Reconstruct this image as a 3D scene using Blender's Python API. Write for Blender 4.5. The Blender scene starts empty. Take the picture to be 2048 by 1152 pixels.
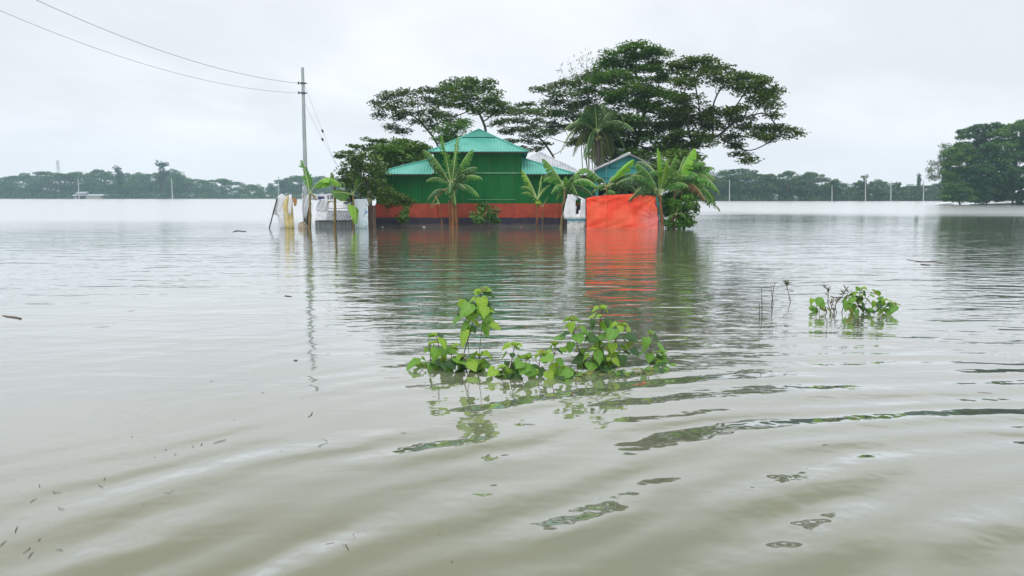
import bpy, math, random
import numpy as np
from mathutils import Vector, Matrix

R = math.radians
PI = math.pi
rng = np.random.default_rng(7)
random.seed(7)
SC = bpy.context.scene
COL = SC.collection

# ------------------------------------------------------------------ camera
CAM_H = 1.62
PITCH = R(7.09)
FPX = 1480.0            # focal length in pixels of a 2048 wide picture
cd = bpy.data.cameras.new('camera')
cam = bpy.data.objects.new('camera', cd)
COL.objects.link(cam)
cam.location = (0, 0, CAM_H)
cam.rotation_euler = (R(90) - PITCH, 0, 0)
cd.sensor_width = 36.0
cd.lens = FPX / 2048 * 36.0
cd.clip_start = 0.05
cd.clip_end = 6000
SC.camera = cam

# ------------------------------------------------------------------ world, sun, exposure
W = bpy.data.worlds.new('World')
SC.world = W
W.use_nodes = True
SUN_EL, SUN_AZ = R(58), R(205)

class NT:
    """small helper to write node trees"""
    def __init__(s, nt):
        s.nt = nt
        nt.nodes.clear()
    def n(s, t, **kw):
        nd = s.nt.nodes.new(t)
        for k, v in kw.items():
            setattr(nd, k, v)
        return nd
    def l(s, a, b):
        s.nt.links.new(a, b)
    def put(s, sock, v):
        if isinstance(v, bpy.types.NodeSocket):
            s.nt.links.new(v, sock)
        elif v is not None:
            sock.default_value = v
    def m(s, op, a, b=None, c=None, clamp=False):
        nd = s.n('ShaderNodeMath', operation=op, use_clamp=clamp)
        s.put(nd.inputs[0], a)
        if b is not None: s.put(nd.inputs[1], b)
        if c is not None: s.put(nd.inputs[2], c)
        return nd.outputs[0]
    def vm(s, op, a, b=None):
        nd = s.n('ShaderNodeVectorMath', operation=op)
        s.put(nd.inputs[0], a)
        if b is not None: s.put(nd.inputs[1], b)
        return nd.outputs['Value'] if op in ('DISTANCE', 'LENGTH', 'DOT_PRODUCT') else nd.outputs[0]
    def noise(s, vec, scale, detail=2, rough=0.5, dist=0.0):
        nd = s.n('ShaderNodeTexNoise')
        s.put(nd.inputs['Vector'], vec)
        nd.inputs['Scale'].default_value = scale
        nd.inputs['Detail'].default_value = detail
        nd.inputs['Roughness'].default_value = rough
        nd.inputs['Distortion'].default_value = dist
        return nd.outputs[0]
    def ramp(s, f, a, b, c0=(0, 0, 0, 1), c1=(1, 1, 1, 1), mode='SMOOTHSTEP'):
        nd = s.n('ShaderNodeMapRange', interpolation_type=mode)
        s.put(nd.inputs[0], f)
        nd.inputs[1].default_value = a
        nd.inputs[2].default_value = b
        return nd.outputs[0]
    def rng(s, f, a, b, c, d, mode='SMOOTHSTEP'):
        nd = s.n('ShaderNodeMapRange', interpolation_type=mode)
        s.put(nd.inputs[0], f)
        for i, v in enumerate((a, b, c, d)):
            nd.inputs[i + 1].default_value = v
        return nd.outputs[0]
    def mix(s, f, a, b, blend='MIX'):
        nd = s.n('ShaderNodeMix', data_type='RGBA', blend_type=blend)
        s.put(nd.inputs[0], f)
        s.put(nd.inputs[6], a if not isinstance(a, tuple) or len(a) == 4 else a + (1,))
        s.put(nd.inputs[7], b if not isinstance(b, tuple) or len(b) == 4 else b + (1,))
        return nd.outputs[2]

w = NT(W.node_tree)
sky = w.n('ShaderNodeTexSky', sky_type='NISHITA', sun_disc=False)
sky.sun_elevation = SUN_EL
sky.sun_rotation = SUN_AZ
sky.air_density = 1.2
sky.dust_density = 3.0
skc = w.vm('SCALE', sky.outputs[0]); skc.node.inputs['Scale'].default_value = 0.10
geo = w.n('ShaderNodeTexCoord').outputs['Generated']
sep = w.n('ShaderNodeSeparateXYZ'); w.l(geo, sep.inputs[0])
up = sep.outputs[2]
# overcast deck: soft grey patches, stretched towards the horizon
den = w.m('ADD', w.m('MAXIMUM', up, 0.0), 0.22)
cx = w.m('DIVIDE', sep.outputs[0], den)
cy = w.m('DIVIDE', sep.outputs[1], den)
cv = w.n('ShaderNodeCombineXYZ'); w.l(cx, cv.inputs[0]); w.l(cy, cv.inputs[1])
n1 = w.noise(cv.outputs[0], 0.75, 5, 0.52, 0.35)
cl = w.rng(n1, 0.36, 0.66, 0.0, 1.0)
cloud = w.mix(cl, (0.81, 0.835, 0.885), (1.0, 1.02, 1.075))
# CIE overcast: brighter overhead; slightly warm low down
cloud = w.mix(w.rng(up, -0.02, 0.13, 1.0, 0.0), cloud, (0.915, 0.93, 0.985))
gain = w.rng(up, 0.25, 1.0, 1.0, 1.75, 'LINEAR')
cl2 = w.n('ShaderNodeVectorMath', operation='SCALE'); w.l(cloud, cl2.inputs[0]); w.l(gain, cl2.inputs['Scale'])
fin = w.mix(0.94, skc, cl2.outputs[0])
bg = w.n('ShaderNodeBackground'); w.l(fin, bg.inputs[0]); bg.inputs[1].default_value = 1.0
wo = w.n('ShaderNodeOutputWorld'); w.l(bg.outputs[0], wo.inputs[0])

sd = bpy.data.lights.new('sun', 'SUN')
sd.energy = 1.1
sd.angle = R(30)
sd.color = (1.0, 0.97, 0.92)
sun = bpy.data.objects.new('sun', sd)
COL.objects.link(sun)
# sun stands behind and left of the camera, high up
sdir = Vector((math.sin(SUN_AZ) * math.cos(SUN_EL), math.cos(SUN_AZ) * math.cos(SUN_EL), math.sin(SUN_EL)))
sun.rotation_euler = (-sdir).to_track_quat('-Z', 'Y').to_euler()

SC.render.engine = 'CYCLES'
SC.view_settings.view_transform = 'Standard'
SC.view_settings.look = 'None'
SC.view_settings.gamma = 1
SC.view_settings.use_curve_mapping = False
SC.view_settings.exposure = 0.10
SC.cycles.max_bounces = 8
SC.cycles.transparent_max_bounces = 8
SC.cycles.volume_bounces = 1

# ------------------------------------------------------------------ placing by measured sight lines
CP, SP = math.cos(PITCH), math.sin(PITCH)
def ray(px, py):
    u = (px - 1024) / FPX
    v = -(py - 576) / FPX
    return Vector((u, CP + v * SP, -SP + v * CP))
def at(px, py, Y):
    d = ray(px, py)
    t = Y / d.y
    return Vector((d.x * t, Y, CAM_H + d.z * t))
def on_water(px, py, z=0.0):
    d = ray(px, py)
    t = (z - CAM_H) / d.z
    return Vector((d.x * t, d.y * t, z))
def ppm(Y):
    return FPX / Y

# ------------------------------------------------------------------ object helpers
def link(o, parent=None):
    COL.objects.link(o)
    if parent is not None:
        o.parent = parent
    return o
def props(o, label=None, cat=None, group=None, kind=None):
    if label: o['label'] = label
    if cat: o['category'] = cat
    if group: o['group'] = group
    if kind: o['kind'] = kind
    return o
def thing(name, loc, label, cat, group=None):
    o = bpy.data.objects.new(name, None)
    o.empty_display_size = 0.2
    o.location = loc
    link(o)
    return props(o, label, cat, group)

class MB:
    """mesh builder: everything added ends in ONE mesh"""
    def __init__(s):
        s.v = []; s.f = []; s.mi = []
        s.cur = 0
    def add(s, vs, fs):
        b = len(s.v)
        s.v.extend([tuple(x) for x in vs])
        s.f.extend([tuple(i + b for i in f) for f in fs])
        s.mi.extend([s.cur] * len(fs))
    def box(s, c, size, rot=None, taper=1.0):
        hx, hy, hz = size[0] / 2, size[1] / 2, size[2] / 2
        vs = []
        for z in (-1, 1):
            k = taper if z > 0 else 1.0
            for x, y in ((-1, -1), (1, -1), (1, 1), (-1, 1)):
                p = Vector((x * hx * k, y * hy * k, z * hz))
                if rot is not None: p = rot @ p
                vs.append(Vector(c) + p)
        s.add(vs, [(3, 2, 1, 0), (4, 5, 6, 7), (0, 1, 5, 4), (1, 2, 6, 5), (2, 3, 7, 6), (3, 0, 4, 7)])
    def beam(s, a, b, wd, dp=None):
        """square bar from a to b"""
        s.tube([a, b], [wd / 1.414, wd / 1.414], 4, phase=PI / 4, flat=(dp / wd if dp else 1))
    def tube(s, pts, rad, n=6, cap=True, phase=0.0, flat=1.0):
        pts = [Vector(p) for p in pts]
        m = len(pts)
        if not hasattr(rad, '__len__'): rad = [rad] * m
        base = len(s.v)
        T0 = (pts[1] - pts[0]).normalized()
        ref = Vector((0, 0, 1)) if abs(T0.z) < 0.9 else Vector((1, 0, 0))
        U = T0.cross(ref).normalized()
        for i, p in enumerate(pts):
            if i == 0: T = pts[1] - pts[0]
            elif i == m - 1: T = pts[-1] - pts[-2]
            else: T = pts[i + 1] - pts[i - 1]
            T = T.normalized()
            U = (U - T * U.dot(T))
            if U.length < 1e-6: U = T.cross(Vector((0.3, 0.8, 0.5)))
            U = U.normalized()
            V = T.cross(U)
            for k in range(n):
                a = 2 * PI * k / n + phase
                s.v.append(tuple(p + (U * math.cos(a) + V * math.sin(a) * flat) * rad[i]))
        for i in range(m - 1):
            for k in range(n):
                k2 = (k + 1) % n
                s.f.append((base + i * n + k, base + i * n + k2, base + (i + 1) * n + k2, base + (i + 1) * n + k))
                s.mi.append(s.cur)
        if cap:
            s.f.append(tuple(base + k for k in reversed(range(n)))); s.mi.append(s.cur)
            s.f.append(tuple(base + (m - 1) * n + k for k in range(n))); s.mi.append(s.cur)
    def build(s, name, mats, parent=None, smooth=False, offset=None):
        me = bpy.data.meshes.new(name)
        vs = s.v
        if offset is not None:
            ox, oy, oz = offset
            vs = [(x - ox, y - oy, z - oz) for x, y, z in vs]
        me.from_pydata(vs, [], s.f)
        if not isinstance(mats, (list, tuple)): mats = [mats]
        for mm in mats: me.materials.append(mm)
        if len(mats) > 1:
            me.polygons.foreach_set('material_index', s.mi)
        if smooth:
            me.polygons.foreach_set('use_smooth', [True] * len(me.polygons))
        me.update()
        o = bpy.data.objects.new(name, me)
        return link(o, parent)

def np_mesh(name, V, F, mats, parent=None, smooth=False):
    """V (n,3), F (m,4) quads"""
    me = bpy.data.meshes.new(name)
    me.vertices.add(len(V)); me.vertices.foreach_set('co', V.astype(np.float32).ravel())
    k = F.shape[1]
    me.loops.add(F.size); me.loops.foreach_set('vertex_index', F.astype(np.int32).ravel())
    me.polygons.add(len(F)); me.polygons.foreach_set('loop_start', np.arange(0, F.size, k, dtype=np.int32))
    me.polygons.foreach_set('loop_total', np.full(len(F), k, dtype=np.int32))
    if smooth: me.polygons.foreach_set('use_smooth', np.ones(len(F), dtype=bool))
    if not isinstance(mats, (list, tuple)): mats = [mats]
    for mm in mats: me.materials.append(mm)
    me.update(calc_edges=True)
    me.validate()
    if parent == 'mesh': return me
    return link(bpy.data.objects.new(name, me), parent)

# ------------------------------------------------------------------ materials
def mat(name, c1, c2=None, rough=0.7, scale=4.0, detail=4, bump=0.0, bscale=20, metal=0.0, spec=0.4,
        stretch=(1, 1, 1), trans=0.0, lo=0.35, hi=0.65, coords='Object', grime=0.0):
    ma = bpy.data.materials.new(name); ma.use_nodes = True
    t = NT(ma.node_tree)
    out = t.n('ShaderNodeOutputMaterial'); b = t.n('ShaderNodeBsdfPrincipled')
    tc = t.n('ShaderNodeTexCoord').outputs[coords]
    mp = t.n('ShaderNodeMapping'); t.l(tc, mp.inputs[0]); mp.inputs['Scale'].default_value = stretch
    c2 = c2 or tuple(x * 0.75 for x in c1)
    n = t.noise(mp.outputs[0], scale, detail, 0.6)
    f = t.ramp(n, lo, hi)
    c = t.mix(f, c1, c2)
    if grime:
        # streaks run down the sheet, silt stain left by higher water near the bottom
        m2 = t.n('ShaderNodeMapping'); t.l(tc, m2.inputs[0]); m2.inputs['Scale'].default_value = (2.6, 2.6, 0.35)
        st = t.rng(t.noise(m2.outputs[0], 1.6, 4, 0.65), 0.50, 0.78, 0, 1)
        sz = t.n('ShaderNodeSeparateXYZ'); t.l(tc, sz.inputs[0])
        zz = t.m('ADD', sz.outputs[2], t.m('MULTIPLY', t.noise(tc, 1.3, 3), -0.35))
        silt = t.rng(zz, -0.16, 0.02, 0.75, 0.0)
        c = t.mix(t.m('MULTIPLY', st, 0.55 * grime), c, (0.10, 0.085, 0.06))
        c = t.mix(t.m('MULTIPLY', silt, grime), c, (0.17, 0.15, 0.11))
    t.l(c, b.inputs['Base Color'])
    b.inputs['Roughness'].default_value = rough
    b.inputs['Metallic'].default_value = metal
    b.inputs['Specular IOR Level'].default_value = spec
    if bump:
        bn = t.n('ShaderNodeBump'); bn.inputs['Strength'].default_value = 1.0; bn.inputs['Distance'].default_value = bump
        t.l(t.noise(mp.outputs[0], bscale, 4), bn.inputs['Height']); t.l(bn.outputs[0], b.inputs['Normal'])
    if trans:
        tr = t.n('ShaderNodeBsdfTranslucent'); t.l(c, tr.inputs[0])
        mx = t.n('ShaderNodeMixShader'); mx.inputs[0].default_value = trans
        t.l(b.outputs[0], mx.inputs[1]); t.l(tr.outputs[0], mx.inputs[2]); t.l(mx.outputs[0], out.inputs[0])
    else:
        t.l(b.outputs[0], out.inputs[0])
    return ma

def leaf_mat(name, ca, cb, cc, trans=0.3, rough=0.5, clump=0.6, spec=0.4):
    """foliage: per-leaf and per-clump variation in hue"""
    ma = bpy.data.materials.new(name); ma.use_nodes = True
    t = NT(ma.node_tree)
    out = t.n('ShaderNodeOutputMaterial'); b = t.n('ShaderNodeBsdfPrincipled')
    g = t.n('ShaderNodeNewGeometry')
    oi = t.n('ShaderNodeObjectInfo')
    r = g.outputs['Random Per Island']
    c = t.mix(r, ca, cb)
    n = t.noise(t.n('ShaderNodeTexCoord').outputs['Object'], clump, 3)
    c = t.mix(t.m('MULTIPLY', t.ramp(n, 0.42, 0.68), 0.75), c, cc)
    hs = t.n('ShaderNodeHueSaturation')
    t.l(c, hs.inputs['Color'])
    t.l(t.rng(oi.outputs['Random'], 0, 1, 0.80, 1.18, 'LINEAR'), hs.inputs['Value'])
    t.l(t.rng(oi.outputs['Random'], 0, 1, 0.485, 0.51, 'LINEAR'), hs.inputs['Hue'])
    c = hs.outputs[0]
    t.l(c, b.inputs['Base Color']); b.inputs['Roughness'].default_value = rough
    b.inputs['Specular IOR Level'].default_value = spec
    tr = t.n('ShaderNodeBsdfTranslucent')
    c2 = t.mix(1.0, c, (1.1, 1.0, 0.5), 'MULTIPLY'); t.l(c2, tr.inputs[0])
    mx = t.n('ShaderNodeMixShader'); mx.inputs[0].default_value = trans
    t.l(b.outputs[0], mx.inputs[1]); t.l(tr.outputs[0], mx.inputs[2]); t.l(mx.outputs[0], out.inputs[0])
    return ma

def water_mat():
    ma = bpy.data.materials.new('flood_water'); ma.use_nodes = True
    t = NT(ma.node_tree)
    out = t.n('ShaderNodeOutputMaterial')
    tc = t.n('ShaderNodeTexCoord').outputs['Object']
    sp = t.n('ShaderNodeSeparateXYZ'); t.l(tc, sp.inputs[0])
    X, Y = sp.outputs[0], sp.outputs[1]
    dist = t.vm('LENGTH', tc)
    # wake rings spreading from a point on the right of the viewer
    wr = t.vm('DISTANCE', tc, (4.1, -1.2, 0))
    warp = t.m('MULTIPLY', t.m('SUBTRACT', t.noise(tc, 0.38, 1), 0.5), 1.1)
    warp2 = t.m('MULTIPLY', t.m('SUBTRACT', t.noise(tc, 1.9, 3), 0.5), 0.20)
    r1 = t.m('ADD', wr, t.m('ADD', warp, warp2))
    s1 = t.m('SINE', t.m('MULTIPLY', r1, 2 * PI / 0.43))
    r2 = t.m('ADD', wr, t.m('ADD', t.m('MULTIPLY', warp, -0.8), t.m('MULTIPLY', warp2, 1.3)))
    s2 = t.m('SINE', t.m('MULTIPLY', r2, 2 * PI / 0.71))
    amp = t.rng(t.noise(tc, 0.85, 3), 0.34, 0.62, 0.40, 1.12)
    fall = t.rng(wr, 5.2, 10.5, 1.0, 0.10)
    left = t.rng(X, -4.5, -0.4, 0.7, 1.0)
    s3 = t.m('SINE', t.m('MULTIPLY', t.m('ADD', wr, t.m('MULTIPLY', warp, 1.4)), 2 * PI / 1.45))
    ring = t.m('ADD', t.m('ADD', t.m('MULTIPLY', s1, 0.0078), t.m('MULTIPLY', s2, 0.0085)), t.m('MULTIPLY', s3, 0.007))
    ring = t.m('MULTIPLY', ring, t.m('MULTIPLY', t.m('MULTIPLY', fall, amp), left))
    # wind ripples, crests lying across the view
    def mapped(sx, sy, rz=0):
        mp = t.n('ShaderNodeMapping'); t.l(tc, mp.inputs[0])
        mp.inputs['Scale'].default_value = (sx, sy, 1); mp.inputs['Rotation'].default_value = (0, 0, rz)
        return mp.outputs[0]
    ra = t.noise(mapped(0.42, 1.25, R(4)), 1.1, 3, 0.52, 0.4)
    rb = t.noise(mapped(0.5, 1.3, R(-7)), 3.2, 2, 0.5, 0.3)
    rc = t.noise(mapped(0.6, 1.2, R(14)), 9.0, 2, 0.5)
    patch = t.rng(t.noise(mapped(0.5, 1.0), 0.10, 3), 0.38, 0.60, 0.45, 1.0)
    near = t.rng(dist, 4.5, 11.0, 0.32, 1.0)
    nearf = t.rng(dist, 3.0, 8.5, 0.45, 1.0)
    rip = t.m('ADD', t.m('MULTIPLY', t.m('SUBTRACT', ra, 0.5), 0.050),
              t.m('MULTIPLY', t.m('SUBTRACT', rb, 0.5), 0.013))
    rip = t.m('MULTIPLY', rip, t.m('MULTIPLY', near, patch))
    fine = t.m('MULTIPLY', t.m('MULTIPLY', t.m('SUBTRACT', rc, 0.5), 0.0022), t.m('MULTIPLY', nearf, patch))
    H = t.m('ADD', t.m('ADD', ring, rip), fine)
    H = t.m('MULTIPLY', H, t.rng(dist, 16, 55, 1.0, 0.30))
    bn = t.n('ShaderNodeBump'); bn.inputs['Strength'].default_value = 1.0; bn.inputs['Distance'].default_value = 1.0
    t.l(H, bn.inputs['Height'])
    # wind lane far out: finer ripples than can be drawn, so rougher
    lane = t.m('ADD', dist, t.m('MULTIPLY', t.m('SUBTRACT', t.noise(mapped(0.25, 1.0), 0.07, 4), 0.5), 40.0))
    lane = t.m('ADD', lane, t.rng(X, 4, 22, 24.0, 0.0))
    rough = t.rng(lane, 48, 88, 0.03, 0.24)
    silt = t.noise(mapped(0.5, 1.0), 0.22, 4, 0.6)
    c = t.mix(t.ramp(silt, 0.35, 0.65), (0.176, 0.178, 0.115), (0.158, 0.172, 0.118))
    df = t.n('ShaderNodeBsdfDiffuse'); t.l(c, df.inputs[0])
    gl = t.n('ShaderNodeBsdfGlossy'); gl.inputs[0].default_value = (0.97, 0.97, 0.97, 1); t.l(rough, gl.inputs['Roughness']); t.l(bn.outputs[0], gl.inputs['Normal'])
    lw = t.n('ShaderNodeLayerWeight'); lw.inputs[0].default_value = 0.5; t.l(bn.outputs[0], lw.inputs['Normal'])
    F = t.rng(lw.outputs['Facing'], 0.48, 0.97, 0.04, 0.885)
    mx = t.n('ShaderNodeMixShader'); t.l(F, mx.inputs[0]); t.l(df.outputs[0], mx.inputs[1]); t.l(gl.outputs[0], mx.inputs[2])
    t.l(mx.outputs[0], out.inputs[0])
    return ma

M = {}
M['water'] = water_mat()
M['bark'] = mat('bark', (0.055, 0.042, 0.034), (0.10, 0.085, 0.07), 0.9, 3, bump=0.02, stretch=(1, 1, 0.3))
M['bark_pale'] = mat('bark_pale', (0.20, 0.18, 0.14), (0.11, 0.10, 0.08), 0.9, 5, bump=0.01, stretch=(1, 1, 0.4))
M['rain_leaf'] = leaf_mat('rain_tree_leaf', (0.056, 0.130, 0.018), (0.130, 0.245, 0.034), (0.050, 0.115, 0.028), 0.32)
M['rain_leaf_dull'] = leaf_mat('rain_tree_leaf_dull', (0.052, 0.110, 0.028), (0.110, 0.195, 0.040), (0.042, 0.095, 0.048), 0.3)
M['bush_leaf'] = leaf_mat('bush_leaf', (0.11, 0.25, 0.026), (0.055, 0.14, 0.020), (0.11, 0.17, 0.025), 0.3)
M['dark_leaf'] = leaf_mat('dark_leaf', (0.050, 0.140, 0.026), (0.140, 0.27, 0.045), (0.035, 0.09, 0.025), 0.2)
M['far_leaf'] = leaf_mat('far_leaf', (0.034, 0.100, 0.022), (0.060, 0.140, 0.030), (0.075, 0.150, 0.050), 0.2, clump=0.12)
M['far_leaf_light'] = leaf_mat('far_leaf_light', (0.075, 0.14, 0.030), (0.05, 0.11, 0.028), (0.10, 0.15, 0.045), 0.25, clump=0.15)
M['grove_leaf'] = leaf_mat('grove_leaf', (0.070, 0.19, 0.034), (0.11, 0.24, 0.045), (0.15, 0.29, 0.045), 0.25, clump=0.25)
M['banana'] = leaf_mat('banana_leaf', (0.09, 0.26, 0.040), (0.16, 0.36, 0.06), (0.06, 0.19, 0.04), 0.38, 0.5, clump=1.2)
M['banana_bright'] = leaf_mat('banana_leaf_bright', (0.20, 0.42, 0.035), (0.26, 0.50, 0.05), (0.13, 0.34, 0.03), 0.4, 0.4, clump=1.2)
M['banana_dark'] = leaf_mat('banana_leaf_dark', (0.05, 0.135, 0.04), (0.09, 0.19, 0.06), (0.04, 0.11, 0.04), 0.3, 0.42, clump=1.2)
M['banana_dry'] = leaf_mat('banana_leaf_dry', (0.22, 0.13, 0.05), (0.30, 0.21, 0.09), (0.14, 0.09, 0.04), 0.2, 0.8)
M['midrib'] = mat('banana_midrib', (0.42, 0.50, 0.22), (0.32, 0.42, 0.16), 0.5, 6)
M['banana_stem'] = mat('banana_stem', (0.24, 0.20, 0.07), (0.13, 0.08, 0.035), 0.75, 5, stretch=(3, 3, 0.6), bump=0.01)
M['banana_stem_dry'] = mat('banana_stem_dry', (0.30, 0.13, 0.05), (0.10, 0.05, 0.02), 0.85, 6, stretch=(3, 3, 0.5), bump=0.012)
M['coconut'] = leaf_mat('coconut_leaf', (0.045, 0.12, 0.028), (0.09, 0.17, 0.04), (0.04, 0.10, 0.03), 0.3, 0.5, clump=0.8)
M['coconut_dry'] = leaf_mat('coconut_leaf_dry', (0.15, 0.19, 0.06), (0.22, 0.23, 0.09), (0.13, 0.17, 0.055), 0.3, 0.6)
M['green_wall'] = mat('green_wall_sheet', (0.005, 0.105, 0.022), (0.008, 0.128, 0.029), 0.62, 1.2, bump=0.002, bscale=3, spec=0.15, stretch=(1, 1, 0.25), grime=0.55)
M['green_trim'] = mat('green_trim', (0.20, 0.42, 0.25), (0.13, 0.3, 0.17), 0.5, 5)
M['roof'] = mat('turquoise_roof_sheet', (0.055, 0.31, 0.24), (0.100, 0.385, 0.305), 0.42, 0.9, spec=0.5, detail=5)
M['roof_grey'] = mat('grey_tin_roof', (0.42, 0.45, 0.47), (0.58, 0.60, 0.62), 0.45, 1.5, metal=0.2, grime=0.5)
M['red_band'] = mat('red_plaster', (0.40, 0.062, 0.028), (0.29, 0.048, 0.026), 0.85, 2.2, bump=0.004, grime=0.7)
M['navy_band'] = mat('navy_plaster', (0.024, 0.018, 0.045), (0.034, 0.026, 0.045), 0.8, 3, bump=0.004, grime=0.6)
M['teal'] = mat('teal_sheet', (0.040, 0.330, 0.345), (0.060, 0.40, 0.41), 0.5, 1.5, stretch=(1, 1, 0.3), grime=0.5)
M['teal_dark'] = mat('teal_batten', (0.02, 0.13, 0.15), (0.03, 0.17, 0.19), 0.6, 4)
M['shade_dark'] = mat('painted_shade', (0.02, 0.018, 0.018), (0.03, 0.026, 0.024), 0.9, 3)  # near-black colour standing in for shade inside openings and under eaves
M['timber'] = mat('weathered_timber', (0.13, 0.08, 0.055), (0.07, 0.045, 0.035), 0.85, 5, stretch=(4, 4, 0.6), bump=0.005)
M['timber_dark'] = mat('dark_wet_timber', (0.045, 0.028, 0.034), (0.075, 0.05, 0.05), 0.8, 5, stretch=(4, 4, 0.6), bump=0.005)
M['roof_edge'] = mat('grey_roof_edge', (0.22, 0.20, 0.21), (0.34, 0.32, 0.32), 0.7, 4)
M['concrete'] = mat('pole_concrete', (0.37, 0.42, 0.42), (0.28, 0.33, 0.335), 0.85, 2.5, stretch=(2, 2, 0.4), bump=0.004)
M['iron'] = mat('dark_iron', (0.03, 0.035, 0.045), (0.06, 0.06, 0.065), 0.6, 8)
M['wire'] = mat('wire_aluminium', (0.16, 0.19, 0.19), (0.12, 0.15, 0.15), 0.5, 2)
M['wire_thin'] = mat('thin_service_wire', (0.30, 0.33, 0.36), (0.24, 0.27, 0.29), 0.5, 2)
M['porcelain'] = mat('dark_porcelain', (0.04, 0.035, 0.04), (0.06, 0.05, 0.05), 0.25, 6)
M['white_cloth'] = mat('white_plastic_cloth', (0.86, 0.87, 0.89), (0.74, 0.77, 0.81), 0.55, 2.5, trans=0.25, bump=0.01, bscale=5)
M['cream_cloth'] = mat('cream_sack_cloth', (0.62, 0.50, 0.20), (0.74, 0.66, 0.40), 0.7, 3, trans=0.2, bump=0.01, bscale=6)
M['tan_cloth'] = mat('tan_rag', (0.50, 0.27, 0.10), (0.36, 0.19, 0.08), 0.8, 6)
M['tin'] = mat('weathered_tin', (0.46, 0.48, 0.51), (0.32, 0.34, 0.37), 0.5, 3, metal=0.25)
M['tin_pale'] = mat('pale_tin', (0.70, 0.71, 0.73), (0.52, 0.53, 0.56), 0.5, 3, metal=0.1)
M['tin_dark'] = mat('dull_tin_wall', (0.22, 0.25, 0.27), (0.33, 0.36, 0.38), 0.6, 4, stretch=(3, 3, .5))
M['blue_rag'] = mat('navy_rag', (0.03, 0.04, 0.14), (0.05, 0.06, 0.18), 0.8, 6)
M['mud'] = mat('wet_mud_debris', (0.20, 0.15, 0.10), (0.34, 0.30, 0.22), 0.8, 9, bump=0.02)
M['driftwood'] = mat('driftwood', (0.10, 0.085, 0.07), (0.16, 0.13, 0.10), 0.8, 12, bump=0.004)
M['debris'] = mat('dark_debris', (0.035, 0.028, 0.022), (0.07, 0.05, 0.035), 0.7, 12)
M['far_pole'] = mat('far_pole_concrete', (0.46, 0.48, 0.46), (0.38, 0.40, 0.38), 0.8, 1)
M['far_wall'] = mat('far_shack_wall', (0.36, 0.31, 0.26), (0.28, 0.25, 0.22), 0.8, 1)
M['far_tin'] = mat('far_shack_tin', (0.34, 0.38, 0.42), (0.28, 0.32, 0.35), 0.6, 1)
M['earth'] = mat('far_bank_earth', (0.07, 0.075, 0.035), (0.05, 0.06, 0.03), 0.95, 0.05, bump=0.05, bscale=1)
M['stem'] = mat('plant_stem', (0.12, 0.050, 0.035), (0.09, 0.085, 0.03), 0.6, 14)
M['stem_green'] = mat('green_stem', (0.16, 0.20, 0.05), (0.12, 0.10, 0.04), 0.6, 14)
M['twig_grey'] = mat('grey_twig', (0.10, 0.09, 0.085), (0.06, 0.05, 0.05), 0.8, 14)

def tarp_mat():
    ma = bpy.data.materials.new('orange_tarpaulin'); ma.use_nodes = True
    t = NT(ma.node_tree)
    out = t.n('ShaderNodeOutputMaterial'); b = t.n('ShaderNodeBsdfPrincipled')
    tc = t.n('ShaderNodeTexCoord').outputs['Object']
    sp = t.n('ShaderNodeSeparateXYZ'); t.l(tc, sp.inputs[0])
    x, z = sp.outputs[0], sp.outputs[2]
    n = t.noise(tc, 1.1, 3)
    c = t.mix(t.ramp(n, 0.35, 0.65), (0.95, 0.075, 0.020), (0.95, 0.150, 0.060))
    # worn paler patch in the lower right part of the sheet
    k = t.m('MULTIPLY', t.rng(t.m('ADD', x, t.m('MULTIPLY', n, 1.6)), 3.1, 4.1, 0, 1), t.rng(t.m('ADD', z, t.m('MULTIPLY', n, 0.9)), 1.0, 1.7, 1, 0))
    c = t.mix(t.m('MULTIPLY', k, 0.65), c, (0.80, 0.27, 0.27))
    # silt line where the water laps
    c = t.mix(t.rng(z, 0.0, 0.16, 0.45, 0), c, (0.80, 0.22, 0.13))
    t.l(c, b.inputs['Base Color']); b.inputs['Roughness'].default_value = 0.5
    mp = t.n('ShaderNodeMapping'); t.l(tc, mp.inputs[0]); mp.inputs['Scale'].default_value = (0.6, 1, 1.6)
    bn = t.n('ShaderNodeBump'); bn.inputs['Strength'].default_value = 0.8; bn.inputs['Distance'].default_value = 0.05
    t.l(t.noise(mp.outputs[0], 3.0, 4, 0.6, 0.5), bn.inputs['Height']); t.l(bn.outputs[0], b.inputs['Normal'])
    tr = t.n('ShaderNodeBsdfTranslucent'); t.l(c, tr.inputs[0])
    mx = t.n('ShaderNodeMixShader'); mx.inputs[0].default_value = 0.25
    t.l(b.outputs[0], mx.inputs[1]); t.l(tr.outputs[0], mx.inputs[2]); t.l(mx.outputs[0], out.inputs[0])
    return ma
M['tarp'] = tarp_mat()

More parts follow.
